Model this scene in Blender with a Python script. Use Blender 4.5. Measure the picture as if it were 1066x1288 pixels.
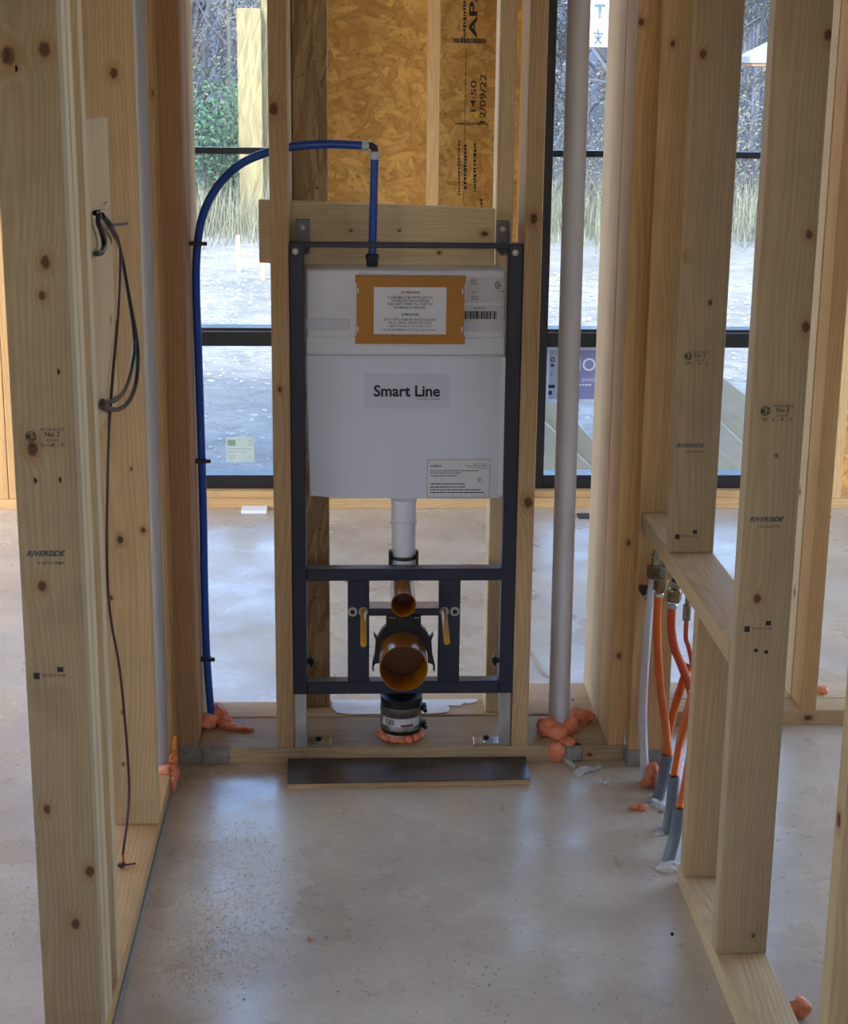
import bpy, bmesh, math, random
import numpy as np
from mathutils import Vector, Matrix, noise as mnoise

for o in list(bpy.data.objects): bpy.data.objects.remove(o)
SC = bpy.context.scene
COL = SC.collection
PI = math.pi

# ---------------------------------------------------------------- camera (solved from lumber sizes and vanishing points)
F_PX, PITCH, YAW, ROLL = 2053.33, .2588, .0471, -.0109
CAM = np.array([-.1205, -3.4568, 1.5085])
def _rot():
    cyw, syw = math.cos(YAW), math.sin(YAW)
    f = np.array([syw*math.cos(PITCH), cyw*math.cos(PITCH), -math.sin(PITCH)])
    rt = np.array([cyw, -syw, 0.]); dn = np.cross(f, rt)
    r2 = math.cos(ROLL)*rt + math.sin(ROLL)*dn
    d2 = -math.sin(ROLL)*rt + math.cos(ROLL)*dn
    return np.array([r2, d2, f])
RM = _rot()
cd = bpy.data.cameras.new('camera'); cam = bpy.data.objects.new('camera', cd); COL.objects.link(cam)
cd.sensor_fit = 'VERTICAL'; cd.sensor_height = 24.; cd.lens = F_PX/1288*24.
cd.clip_start = .02; cd.clip_end = 400
M = Matrix.Identity(4)
for i in range(3):
    M[i][0] = RM[0][i]; M[i][1] = -RM[1][i]; M[i][2] = -RM[2][i]; M[i][3] = CAM[i]
cam.matrix_world = M
SC.camera = cam

def P(u, v, ax, val):
    """measure the photograph: point where the sight line of pixel (u,v) meets the plane ax = val"""
    d = RM.T @ np.array([(u-533)/F_PX, (v-644)/F_PX, 1.])
    i = 'XYZ'.index(ax); s = (val-CAM[i])/d[i]
    return Vector(CAM + s*d)

# ---------------------------------------------------------------- sky, sun, exposure
w = bpy.data.worlds.new('world'); SC.world = w; w.use_nodes = True
nt = w.node_tree; nt.nodes.clear()
sky = nt.nodes.new('ShaderNodeTexSky'); sky.sky_type = 'NISHITA'; sky.sun_disc = False
SUN_EL, SUN_AZ = math.radians(40), math.radians(194)      # compass-style: 180 = behind the camera
sky.sun_elevation = SUN_EL; sky.sun_rotation = SUN_AZ; sky.air_density = 1.; sky.dust_density = 2.2; sky.ozone_density = .3
bg = nt.nodes.new('ShaderNodeBackground'); bg.inputs['Strength'].default_value = .62
out = nt.nodes.new('ShaderNodeOutputWorld')
nt.links.new(sky.outputs[0], bg.inputs[0]); nt.links.new(bg.outputs[0], out.inputs[0])
sd = bpy.data.lights.new('sun', 'SUN'); sd.energy = 2.8; sd.angle = math.radians(.6); sd.color = (1., .88, .70)
sun = bpy.data.objects.new('sun', sd); COL.objects.link(sun)
sdir = Vector((math.sin(SUN_AZ)*math.cos(SUN_EL), math.cos(SUN_AZ)*math.cos(SUN_EL), math.sin(SUN_EL)))
sun.rotation_euler = sdir.to_track_quat('Z', 'Y').to_euler(); sun.location = sdir*30
SC.view_settings.view_transform = 'Standard'; SC.view_settings.look = 'None'
SC.view_settings.exposure = 1.4; SC.view_settings.gamma = 1.; SC.view_settings.use_curve_mapping = False

# ---------------------------------------------------------------- node helpers
def lin(c):
    f = lambda x: x/12.92 if x <= .04045 else ((x+.055)/1.055)**2.4
    return tuple(f(x/255.) for x in c[:3]) + (1.,)
class NT:
    def __init__(s, name, rough=.6, metal=0., spec=.5):
        s.m = bpy.data.materials.new(name); s.m.use_nodes = True
        s.t = s.m.node_tree; s.b = s.t.nodes['Principled BSDF']; s.outn = s.t.nodes['Material Output']
        s.b.inputs['Roughness'].default_value = rough; s.b.inputs['Metallic'].default_value = metal
        s.b.inputs['Specular IOR Level'].default_value = spec
    def n(s, typ, **kw):
        x = s.t.nodes.new(typ)
        for k, v in kw.items(): setattr(x, k, v)
        return x
    def set(s, sock, v):
        if isinstance(v, bpy.types.NodeSocket): s.t.links.new(v, sock)
        else:
            try: sock.default_value = v
            except Exception: sock.default_value = tuple(v)[:3]
    def math(s, op, a, b=0., c=0., clamp=False):
        x = s.n('ShaderNodeMath', operation=op, use_clamp=clamp)
        for i, v in enumerate((a, b, c)): s.set(x.inputs[i], v)
        return x.outputs[0]
    def vm(s, op, a, b=(0, 0, 0), scale=None):
        x = s.n('ShaderNodeVectorMath', operation=op); s.set(x.inputs[0], a); s.set(x.inputs[1], b)
        if scale is not None: s.set(x.inputs['Scale'], scale)
        return x.outputs['Value'] if op in ('LENGTH', 'DISTANCE', 'DOT_PRODUCT') else x.outputs[0]
    def mix(s, f, a, b, blend='MIX'):
        x = s.n('ShaderNodeMix', data_type='RGBA', blend_type=blend)
        s.set(x.inputs[0], f); s.set(x.inputs[6], a); s.set(x.inputs[7], b)
        return x.outputs[2]
    def noise(s, vec, scale, detail=3., rough=.55, col=False, dist=0.):
        x = s.n('ShaderNodeTexNoise'); s.set(x.inputs['Vector'], vec); x.inputs['Scale'].default_value = scale
        x.inputs['Detail'].default_value = detail; x.inputs['Roughness'].default_value = rough; x.inputs['Distortion'].default_value = dist
        return x.outputs[1 if col else 0]
    def vor(s, vec, scale, feature='F1', rnd=1.):
        x = s.n('ShaderNodeTexVoronoi', feature=feature); s.set(x.inputs['Vector'], vec)
        x.inputs['Scale'].default_value = scale; x.inputs['Randomness'].default_value = rnd
        return x
    def obj(s): return s.n('ShaderNodeTexCoord').outputs['Object']
    def geo(s): return s.n('ShaderNodeNewGeometry').outputs['Position']
    def sep(s, v):
        x = s.n('ShaderNodeSeparateXYZ'); s.set(x.inputs[0], v); return x.outputs
    def comb(s, a, b, c):
        x = s.n('ShaderNodeCombineXYZ')
        for i, v in enumerate((a, b, c)): s.set(x.inputs[i], v)
        return x.outputs[0]
    def mr(s, v, a, b, c=0., d=1., smooth=False):
        x = s.n('ShaderNodeMapRange'); x.interpolation_type = 'SMOOTHSTEP' if smooth else 'LINEAR'
        for i, q in enumerate((v, a, b, c, d)): s.set(x.inputs[i], q)
        return x.outputs[0]
    def rand(s): return s.n('ShaderNodeObjectInfo').outputs['Random']
    def col(s, c): s.set(s.b.inputs['Base Color'], c)
    def bump(s, h, strength=.3, dist=.002):
        x = s.n('ShaderNodeBump'); x.inputs['Strength'].default_value = strength; x.inputs['Distance'].default_value = dist
        s.set(x.inputs['Height'], h); s.t.links.new(x.outputs[0], s.b.inputs['Normal'])

_mc = {}
def flat(name, rgb, rough=.5, metal=0., var=.06, scale=40., bump=0., spec=.5):
    """near-plain procedural surface: base colour with faint mottling"""
    if name in _mc: return _mc[name]
    a = NT(name, rough, metal, spec); c = lin(rgb)
    nz = a.noise(a.obj(), scale, 3)
    a.col(a.mix(a.mr(nz, .3, .7), tuple(x*(1-var) for x in c[:3])+(1,), tuple(min(1, x*(1+var)) for x in c[:3])+(1,)))
    if bump: a.bump(nz, bump, .002)
    _mc[name] = a.m; return a.m

TONES = {'fresh': ((214, 188, 148), (176, 144, 102)), 'pale': ((220, 202, 170), (188, 164, 126)),
         'tan': ((202, 174, 134), (160, 129, 92)), 'red': ((190, 150, 112), (148, 104, 72)),
         'gold': ((216, 181, 130), (180, 136, 84)), 'grey': ((184, 164, 132), (146, 124, 94))}
def lumber(axis='Z', tone='fresh', knots=(), seed=0, stain=0.):
    """softwood: growth rings about an off-centre pith, fibre streaks, knots that push the grain aside. knots: local (x,y,z,r)"""
    key = ('lumber', axis, tone, stain)
    if not knots and key in _mc: return _mc[key]
    a = NT('softwood_%s_%s_%d' % (tone, axis.lower(), len(bpy.data.materials)), .62, 0., .3)
    s = a.sep(a.obj()); i = 'XYZ'.index(axis)
    x, y, z = s[(i+1) % 3], s[(i+2) % 3], s[i]
    rd = a.rand()
    zr = a.math('ADD', z, a.math('MULTIPLY', rd, 37.))
    p = a.comb(x, y, z)
    slow = a.noise(a.comb(0, a.math('MULTIPLY', rd, 9.), zr), 1.1, 2, col=True)
    sl = a.sep(slow)
    px = a.math('ADD', x, a.math('MULTIPLY_ADD', sl[0], .10, -.05 + .03))
    py = a.math('ADD', y, a.math('MULTIPLY_ADD', sl[1], .07, .0))
    r = a.math('SQRT', a.math('ADD', a.math('MULTIPLY', px, px), a.math('MULTIPLY', py, py)))
    r = a.math('ADD', r, a.math('MULTIPLY', a.noise(a.comb(x, y, a.math('MULTIPLY', zr, .12)), 22, 2), .012))
    kf = None; halo = None
    for k in knots:
        q = 'XYZ'.index(axis); kk = (k[(q+1) % 3], k[(q+2) % 3], k[q]); kr = k[3]
        d = a.vm('DISTANCE', a.vm('MULTIPLY', p, (1, 1, .72)), (kk[0], kk[1], kk[2]*.72))
        e = a.mr(d, kr*3.2, 0, 0, 1, True)
        r = a.math('ADD', r, a.math('MULTIPLY', e, kr*.9))
        dn = a.math('ADD', d, a.math('MULTIPLY', a.noise(p, 160, 2), kr*.5))
        f = a.mr(dn, kr*1.25, kr*.75, 0, 1, True)
        h = a.mr(d, kr*2.4, kr*.8, 0, .5, True)
        kf = f if kf is None else a.math('MAXIMUM', kf, f)
        halo = h if halo is None else a.math('MAXIMUM', halo, h)
    ring = a.math('MULTIPLY_ADD', a.math('SINE', a.math('MULTIPLY', r, 900.)), .5, .5)
    st = a.noise(a.comb(x, y, a.math('MULTIPLY', zr, .018)), 150, 3)
    fine = a.noise(a.comb(x, y, a.math('MULTIPLY', zr, .03)), 420, 2)
    blotch = a.noise(a.comb(x, y, a.math('MULTIPLY', zr, .3)), 7, 3)
    t = a.math('ADD', a.math('MULTIPLY', ring, .30), a.math('ADD', a.math('MULTIPLY', a.mr(st, .3, .7), .34), a.math('MULTIPLY', a.mr(blotch, .3, .7), .36)))
    c1, c2 = lin(TONES[tone][0]), lin(TONES[tone][1])
    c = a.mix(t, c1, c2)
    c = a.mix(a.mr(fine, .56, .72, 0, .22), c, lin((120, 84, 52)))
    c = a.mix(a.mr(rd, 0, 1, 0, .28), c, lin((178, 138, 100)))
    dirt = a.noise(p, 11, 4)
    c = a.mix(a.mr(dirt, .52, .75, 0, .16+stain), c, lin((112, 98, 84)))
    if kf is not None:
        c = a.mix(halo, c, lin((158, 112, 70)))
        kc = a.mix(a.math('MULTIPLY_ADD', a.math('SINE', a.math('MULTIPLY', r, 2600.)), .5, .5), lin((74, 48, 32)), lin((112, 74, 48)))
        c = a.mix(kf, c, kc)
    a.col(c); a.bump(a.math('ADD', a.math('MULTIPLY', ring, .5), fine), .12, .001)
    if not knots: _mc[key] = a.m
    return a.m

def strand_mat(name, pale, dark, up=False, scl=1.):
    """oriented strand board: three crossing layers of long thin flakes, the topmost picked cell by cell"""
    if name in _mc: return _mc[name]
    a = NT(name, .6, 0., .3); s = a.sep(a.obj()); x, z = s[0], s[2]
    best = tone = edge = None
    wob = a.sep(a.noise(a.comb(x, 0, z), 14, 2, col=True))
    angs = (80, 97, 88, 70) if up else (12, 63, 118, 160)
    for k, an in enumerate(angs):
        an = math.radians(an); ca, sa = math.cos(an), math.sin(an)
        xx = a.math('MULTIPLY_ADD', wob[0], .010, x); zz = a.math('MULTIPLY_ADD', wob[1], .010, z)
        uu = a.math('ADD', a.math('MULTIPLY', xx, ca), a.math('MULTIPLY', zz, sa))
        vv = a.math('SUBTRACT', a.math('MULTIPLY', zz, ca), a.math('MULTIPLY', xx, sa))
        vec = a.comb(a.math('MULTIPLY', uu, (5. if up else 11.)*scl), a.math('MULTIPLY', vv, (85. if up else 46.)*scl), k*3.7)
        v = a.vor(vec, 1.); cc = a.sep(v.outputs['Color'])
        ed = a.mr(v.outputs['Distance'], .42, .62, 0, 1)
        if best is None: best, tone, edge = cc[0], cc[1], ed
        else:
            f = a.math('GREATER_THAN', cc[0], best)
            tone = a.math('ADD', a.math('MULTIPLY', tone, a.math('SUBTRACT', 1., f)), a.math('MULTIPLY', cc[1], f))
            edge = a.math('ADD', a.math('MULTIPLY', edge, a.math('SUBTRACT', 1., f)), a.math('MULTIPLY', ed, f))
            best = a.math('MAXIMUM', best, cc[0])
    fine = a.noise(a.obj(), 160, 3)
    c = a.mix(tone, lin(pale), lin(dark))
    c = a.mix(a.mr(fine, .35, .7, 0, .3), c, lin(tuple(q*.8 for q in dark)))
    c = a.mix(a.math('MULTIPLY', edge, .25), c, lin(tuple(q*.62 for q in dark)))
    sp = a.noise(a.obj(), 75, 2); c = a.mix(a.mr(sp, .68, .74, 0, .8), c, lin((70, 42, 20)))
    a.col(c); a.bump(a.math('ADD', tone, fine), .25, .0015)
    _mc[name] = a.m; return a.m

def concrete_mat(name, c1, c2, stain, rough=.42):
    a = NT(name, rough, 0., .45); p = a.obj()
    big = a.noise(p, 1.6, 5, .6); mid = a.noise(p, 6, 3, .5); fin = a.noise(p, 60, 4, .6)
    c = a.mix(a.mr(big, .32, .68), lin(c1), lin(c2))
    c = a.mix(a.mr(mid, .42, .78, 0, .35), c, lin(stain))
    c = a.mix(a.mr(fin, .35, .75, 0, .22), c, lin((120, 110, 100)))
    sp = a.noise(p, 140, 2); c = a.mix(a.mr(sp, .68, .74, 0, .5), c, lin((92, 84, 76)))
    dust = a.noise(p, 3.2, 6, .68); c = a.mix(a.mr(dust, .36, .8, 0, .32), c, lin((212, 203, 188)))
    a.col(c)
    rr = a.mr(a.noise(p, 4, 4), .3, .7, rough-.13, rough+.22)
    a.set(a.b.inputs['Roughness'], rr)
    a.bump(a.math('ADD', a.math('MULTIPLY', mid, .6), fin), .12, .002)
    return a.m

def glass_mat(name, tint=(.84, .92, 1.)):
    a = NT(name)
    tr = a.n('ShaderNodeBsdfTransparent'); tr.inputs[0].default_value = tint+(1,)
    gl = a.n('ShaderNodeBsdfGlossy'); gl.inputs['Roughness'].default_value = .02
    du = a.n('ShaderNodeBsdfDiffuse'); du.inputs[0].default_value = (.75, .8, .86, 1)
    fr = a.n('ShaderNodeFresnel'); fr.inputs['IOR'].default_value = 1.45
    m1 = a.n('ShaderNodeMixShader'); a.t.links.new(fr.outputs[0], m1.inputs[0]); a.t.links.new(tr.outputs[0], m1.inputs[1]); a.t.links.new(gl.outputs[0], m1.inputs[2])
    m2 = a.n('ShaderNodeMixShader')           # a film of building dust
    a.set(m2.inputs[0], a.mr(a.noise(a.obj(), 3, 4), .3, .8, .02, .09))
    a.t.links.new(m1.outputs[0], m2.inputs[1]); a.t.links.new(du.outputs[0], m2.inputs[2])
    a.t.links.new(m2.outputs[0], a.outn.inputs[0])
    return a.m

# ---------------------------------------------------------------- object helpers
WL = {}
def empty(name, loc, label=None, cat=None, group=None, kind=None):
    o = bpy.data.objects.new(name, None); COL.objects.link(o); o.location = loc; o.empty_display_size = .05
    WL[o.name] = Vector(loc); tag(o, label, cat, group, kind); return o
def tag(o, label=None, cat=None, group=None, kind=None):
    for k, v in (('label', label), ('category', cat), ('group', group), ('kind', kind)):
        if v: o[k] = v
    return o
def build(name, bm, mat, parent=None, smooth=False, origin=None, label=None, cat=None, group=None, kind=None):
    if origin is None:
        lo = [min(v.co[i] for v in bm.verts) for i in range(3)]; hi = [max(v.co[i] for v in bm.verts) for i in range(3)]
        origin = Vector([(p+q)/2 for p, q in zip(lo, hi)])
    origin = Vector(origin)
    bmesh.ops.translate(bm, verts=bm.verts, vec=-origin)
    bmesh.ops.recalc_face_normals(bm, faces=bm.faces)
    me = bpy.data.meshes.new(name); bm.to_mesh(me); bm.free()
    if mat: me.materials.append(mat)
    if smooth:
        for p in me.polygons: p.use_smooth = True
        try: me.set_sharp_from_angle(angle=math.radians(42))
        except Exception: pass
    o = bpy.data.objects.new(name, me); COL.objects.link(o)
    if parent is not None:
        o.parent = parent; o.location = origin - WL[parent.name]
    else: o.location = origin
    WL[o.name] = origin
    return tag(o, label, cat, group, kind)
def dup(o, delta, parent=None):
    c = o.copy(); COL.objects.link(c); wl = WL[o.name] + Vector(delta); WL[c.name] = wl
    c.parent = parent; c.location = wl - (WL[parent.name] if parent else Vector((0, 0, 0)))
    return c
def B(): return bmesh.new()
def box(bm, x0, x1, y0, y1, z0, z1, bev=0., seg=1, mat=None):
    vs = [bm.verts.new((x, y, z)) for x in (x0, x1) for y in (y0, y1) for z in (z0, z1)]
    fs = [bm.faces.new([vs[i] for i in f]) for f in ((0, 1, 3, 2), (4, 6, 7, 5), (0, 4, 5, 1), (2, 3, 7, 6), (0, 2, 6, 4), (1, 5, 7, 3))]
    if bev:
        es = list({e for f in fs for e in f.edges})
        r = bmesh.ops.bevel(bm, geom=es, offset=bev, segments=seg, affect='EDGES', profile=.6)
    if mat is not None:
        bmesh.ops.transform(bm, matrix=mat, verts=[v for v in bm.verts])
    return bm
def bx(*a, **k): return box(B(), *a, **k)
def catmull(pts, n=8):
    pts = [Vector(p) for p in pts]
    if len(pts) < 3: return pts
    q = [2*pts[0]-pts[1]] + pts + [2*pts[-1]-pts[-2]]; out = []
    for i in range(1, len(q)-2):
        p0, p1, p2, p3 = q[i-1:i+3]
        for k in range(n):
            t = k/n
            out.append(.5*((2*p1)+(p2-p0)*t+(2*p0-5*p1+4*p2-p3)*t*t+(3*p1-p0-3*p2+p3)*t**3))
    return out + [pts[-1]]
def tube(bm, pts, r, n=12, caps=True):
    pts = [Vector(p) for p in pts]; rs = r if isinstance(r, (list, tuple)) else [r]*len(pts)
    rings = []; ref = None
    for i, p in enumerate(pts):
        d = (pts[min(i+1, len(pts)-1)]-pts[max(i-1, 0)]).normalized()
        if ref is None: ref = Vector((0, 0, 1)) if abs(d.z) < .9 else Vector((0, 1, 0))
        u = d.cross(ref).normalized(); v = u.cross(d).normalized(); ref = v
        rings.append([bm.verts.new(p+(u*math.cos(2*PI*k/n)+v*math.sin(2*PI*k/n))*rs[i]) for k in range(n)])
    for a_, b_ in zip(rings, rings[1:]):
        for k in range(n): bm.faces.new((a_[k], a_[(k+1) % n], b_[(k+1) % n], b_[k]))
    if caps: bm.faces.new(rings[0][::-1]); bm.faces.new(rings[-1])
    return bm
def pipe_shell(bm, p0, p1, r, wall, n=40):
    """open hollow tube from p0 (open mouth) to p1 (floor of the bore)"""
    p0, p1 = Vector(p0), Vector(p1); d = (p1-p0).normalized()
    u = d.cross(Vector((0, 0, 1)) if abs(d.z) < .9 else Vector((0, 1, 0))).normalized(); v = u.cross(d)
    def ring(p, rr): return [bm.verts.new(p+(u*math.cos(2*PI*k/n)+v*math.sin(2*PI*k/n))*rr) for k in range(n)]
    seq = [ring(p1, r), ring(p0+d*wall*.4, r), ring(p0, r-wall*.4), ring(p0, r-wall*.7), ring(p0+d*wall*.4, r-wall), ring(p1-d*wall, r-wall)]
    for a_, b_ in zip(seq, seq[1:]):
        for k in range(n): bm.faces.new((a_[k], a_[(k+1) % n], b_[(k+1) % n], b_[k]))
    bm.faces.new(seq[-1]); bm.faces.new(seq[0][::-1]); return bm
def lathe(bm, prof, c=(0, 0, 0), n=32, axis='Z'):
    c = Vector(c); rings = []
    for r, h in prof:
        ring = []
        for k in range(n):
            a_ = 2*PI*k/n; x, y = r*math.cos(a_), r*math.sin(a_)
            q = {'Z': (x, y, h), 'Y': (x, h, y), 'X': (h, x, y)}[axis]
            ring.append(bm.verts.new(c+Vector(q)))
        rings.append(ring)
    for a_, b_ in zip(rings, rings[1:]):
        for k in range(n): bm.faces.new((a_[k], a_[(k+1) % n], b_[(k+1) % n], b_[k]))
    bm.faces.new(rings[0][::-1]); bm.faces.new(rings[-1]); return bm
def prism(bm, poly, y0, y1):
    """poly of (x,z) extruded along Y"""
    a_ = [bm.verts.new((x, y0, z)) for x, z in poly]; b_ = [bm.verts.new((x, y1, z)) for x, z in poly]
    n = len(poly); bm.faces.new(a_); bm.faces.new(b_[::-1])
    for k in range(n): bm.faces.new((a_[k], b_[k], b_[(k+1) % n], a_[(k+1) % n]))
    return bm
def blob(bm, c, r, seed=0, amp=.35, freq=2.2, sub=3):
    c = Vector(c); r = Vector(r) if hasattr(r, '__len__') else Vector((r, r, r))
    ret = bmesh.ops.create_icosphere(bm, subdivisions=sub, radius=1.)
    for v in ret['verts']:
        d = v.co.normalized()
        k = 1+amp*mnoise.noise(d*freq+Vector((seed*7.3, seed*3.1, seed)))+amp*.4*mnoise.noise(d*freq*2.7+Vector((seed, 9, 4)))
        v.co = c+Vector((d.x*r.x, d.y*r.y, d.z*r.z))*k
    return bm
def text(name, body, mat, parent, center, width=None, height=None, ang=0., mirror=False, plane='XZ', shear=0., bold=0., gap=.0006, align='CENTER', space=1.):
    """flat print: letters as a thin mesh lying on the surface that faces -Y"""
    cu = bpy.data.curves.new(name, 'FONT'); cu.body = body; cu.align_x = align; cu.align_y = 'CENTER'; cu.size = 1.
    cu.shear = shear; cu.offset = bold; cu.resolution_u = 3; cu.space_line = space
    t = bpy.data.objects.new(name, cu); me = bpy.data.meshes.new_from_object(t)
    bpy.data.objects.remove(t); bpy.data.curves.remove(cu)
    xs = [v.co.x for v in me.vertices]; ys = [v.co.y for v in me.vertices]
    cx, cy = (min(xs)+max(xs))/2, (min(ys)+max(ys))/2
    sx = width/(max(xs)-min(xs)) if width else None; sy = height/(max(ys)-min(ys)) if height else None
    sx = sx or sy; sy = sy or sx
    ca, sa = math.cos(ang), math.sin(ang)
    for v in me.vertices:
        x, y = (v.co.x-cx)*sx, (v.co.y-cy)*sy
        if mirror: x = -x
        v.co = (x*ca-y*sa, 0., x*sa+y*ca)
    me.materials.append(mat)
    o = bpy.data.objects.new(name, me); COL.objects.link(o)
    c = Vector(center)+Vector((0, -gap, 0)); o.parent = parent; o.location = c-WL[parent.name]; WL[o.name] = c
    return o
def marks(name, rects, mat, parent, y, gap=.0006):
    """flat printed bars: rects of (x0,x1,z0,z1) on the surface at y"""
    bm = B()
    for x0, x1, z0, z1 in rects:
        bm.faces.new([bm.verts.new(q) for q in ((x0, y-gap, z0), (x1, y-gap, z0), (x1, y-gap, z1), (x0, y-gap, z1))])
    return build(name, bm, mat, parent, kind='stuff')

random.seed(4)
INK = flat('stamp_ink', (42, 40, 42), .8, var=.3, scale=400)
INKB = flat('blue_stamp_ink', (36, 62, 86), .8, var=.3, scale=300)
PRINT = flat('print_black', (22, 22, 26), .7)

# ================================================================ STRUCTURE
XL, XR = -.51, .517
HGT = 2.74
FLOORM = concrete_mat('slab_concrete', (182, 165, 146), (212, 198, 178), (158, 140, 120), .28)
fl = build('floor', bx(-2.8, 3.0, -7.1, 2.44, -.12, 0.), FLOORM, kind='structure', origin=(0, 0, 0))
CEILM = flat('ceiling_board', (206, 196, 180), .8)
build('ceiling', bx(-2.95, 3.15, -7.4, 2.7, 2.82, 3.1), CEILM, kind='structure')

def stud(parent, x0, x1, y0, y1, z0, z1, tone='fresh', axis='Z', knots=(), name='stud', bev=.003, label=None, stain=0.):
    c = Vector(((x0+x1)/2, (y0+y1)/2, (z0+z1)/2))
    kn = [(k[0]-c.x, k[1]-c.y, k[2]-c.z, k[3]) for k in knots]
    m = lumber(axis, tone, kn, stain=stain)
    return build(name, bx(x0, x1, y0, y1, z0, z1, bev=bev, seg=2), m, parent, label=label)
def K(u, v, ax, val, r):
    p = P(u, v, ax, val); return (p.x, p.y, p.z, r)

# ---- back (plumbing) wall
WB = empty('wall_back', (0, .1, 0), kind='structure', label='open stud wall carrying the toilet frame at the back of the closet')
stud(WB, -.463, .507, 0., .184, 0., .038, 'grey', 'X', name='bottom_plate', stain=.4, knots=[K(741, 949, 'Y', 0, .006)])
stud(WB, -.60, .03, .19, .289, 0., .038, 'fresh', 'X', name='rear_plate', stain=.1)
stud(WB, .034, .62, .197, .404, 0., .038, 'fresh', 'X', name='rear_plate', stain=.1)
stud(WB, .62, 2.5, .207, .287, 0., .038, 'fresh', 'X', name='rear_plate', stain=.1, knots=[K(1016, 903, 'Y', .207, .010)])
stud(WB, .62, 2.5, .291, .404, 0., .038, 'pale', 'X', name='rear_plate', stain=.1)
stud(WB, -.286, -.2475, 0., .14, .038, HGT, 'tan', knots=[K(344, 137, 'Y', 0, .012), K(352, 490, 'Y', 0, .006)], label='stud left of the white cistern')
stud(WB, -.286, -.2475, .19, .289, .038, HGT, 'pale')
stud(WB, .2475, .285, 0., .14, .038, HGT, 'tan', knots=[K(671, 275, 'Y', 0, .010), K(664, 632, 'Y', 0, .012)], label='stud right of the white cistern')
stud(WB, .205, .243, .208, .297, .038, HGT, 'pale')
stud(WB, .469, .5078, 0., .14, .038, HGT, 'gold', knots=[K(806, 28, 'Y', 0, .007), K(790, 683, 'Y', 0, .006), K(778, 825, 'Y', 0, .007)], label='bright corner stud beside the white drain pipe')
stud(WB, .468, .506, .143, .283, .038, HGT, 'pale'); stud(WB, .509, .547, .10, .19, .038, HGT, 'tan'); stud(WB, .469, .507, .286, .402, .038, HGT, 'pale')  # middle one is an added filler stud, keeps the corner gap dark
stud(WB, -.5125, -.464, 0., .14, .0, HGT, 'red', label='red-brown corner stud behind the blue pipe')
stud(WB, -.502, -.464, .148, .289, .0, HGT, 'pale')
lslm = strand_mat('strand_lumber', (196, 168, 128), (140, 110, 78), up=True)
build('strand_stud', bx(-.246, -.168, .25, .288, .038, HGT, bev=.002), lslm, WB, label='stud of pressed wood strands behind the cistern')
# far right pair
stud(WB, .973, 1.011, .209, .297, .038, HGT, 'gold', knots=[K(1015, 695, 'Y', .209, .004)]); stud(WB, .972, 1.010, .301, .39, .038, HGT, 'pale', knots=[(.972, .33, .3, .008), (.972, .345, .55, .008)])
# backing board, slightly out of level
bm = bx(-.317, .198, .143, .181, 1.118, 1.253, bev=.003, seg=2)
for v in bm.verts: v.co.z -= (v.co.x+.317)*.03
c = Vector((-.06, .162, 1.178))
build('backing_board', bm, lumber('X', 'pale', [(k.x-c.x, k.y-c.y, k.z-c.z, r) for k, r in ((P(609, 294, 'Y', .143), .007), (P(441, 290, 'Y', .143), .003), (P(502, 290, 'Y', .143), .003), (P(552, 318, 'Y', .143), .004))]), WB, origin=c)
MORTAR = flat('grey_mortar', (138, 136, 134), .85, var=.25, scale=60, bump=.5)
build('mortar_patch', bx(-.456, -.393, -.006, .02, 0., .040, bev=.004), MORTAR, WB)
build('mortar_patch', bx(-.503, -.459, -.008, -.001, 0.002, .052, bev=.003), MORTAR, WB)
build('mortar_patch', bx(.372, .412, -.006, .02, 0., .038, bev=.004), MORTAR, WB)
# torn white membrane lying over the rear plate
bm = B(); poly = []
x = -.163
pts = [(-.163, .289), (-.163, .235), (-.15, .205), (-.12, .196), (.085, .198)]
random.seed(9)
edge = [(.085, .198), (.105, .203), (.118, .215), (.121, .232), (.118, .248), (.135, .246), (.150, .25), (.157, .266), (.165, .262), (.178, .265), (.19, .272), (.192, .289)]
poly = [Vector((a_, b_, 0)) for a_, b_ in pts[:-1]+edge]
v0 = [bm.verts.new((p.x, p.y, .0384)) for p in poly]; v1 = [bm.verts.new((p.x, p.y, .041)) for p in poly]
bm.faces.new(v1); bm.faces.new(v0[::-1])
for k in range(len(poly)): bm.faces.new((v0[k], v0[(k+1) % len(poly)], v1[(k+1) % len(poly)], v1[k]))
build('sill_membrane', bm, flat('white_membrane', (225, 228, 232), .55), label='torn white sheet on the rear plate behind the drain', cat='sheet')

# ---- left wall
WLF = empty('wall_left', (XL-.045, -.6, 0), kind='structure', label='open stud wall on the left of the closet')
stud(WLF, XL-.089, XL, -1.20, -.002, 0., .038, 'gold', 'Y', name='bottom_plate', stain=.1)
FY = -1.163
kF = [K(56, 62, 'Y', FY, .010), K(57, 330, 'Y', FY, .0085), K(53, 372, 'Y', FY, .006), K(41, 565, 'Y', FY, .010), K(53, 737, 'Y', FY, .008), K(59, 1018, 'Y', FY, .007), K(113, 1096, 'Y', FY, .009), K(95, 1162, 'Y', FY, .0085), K(10, 70, 'Y', FY, .012)]
F1 = stud(WLF, XL-.089, XL, FY, FY+.038, .038, HGT, 'grey', knots=kF, label='nearest stud of the left wall, wide stamped face with dark knots', stain=.15)
stud(WLF, XL-.089, XL-.001, FY+.039, FY+.077, .038, HGT, 'pale'); stud(WLF, XL-.089, XL, FY+.078, FY+.116, .038, HGT, 'pale')
stud(WLF, XL-.089, XL, -.985, -.947, .038, HGT, 'pale')
GY = -.386
kG = [K(143, 92, 'Y', GY, .009), K(151, 679, 'Y', GY, .0075), K(180, 667, 'Y', GY, .006), K(165, 590, 'Y', GY, .003), K(140, 752, 'Y', GY, .004), K(154, 896, 'Y', GY, .003), K(155, 961, 'Y', GY, .003)]
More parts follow.
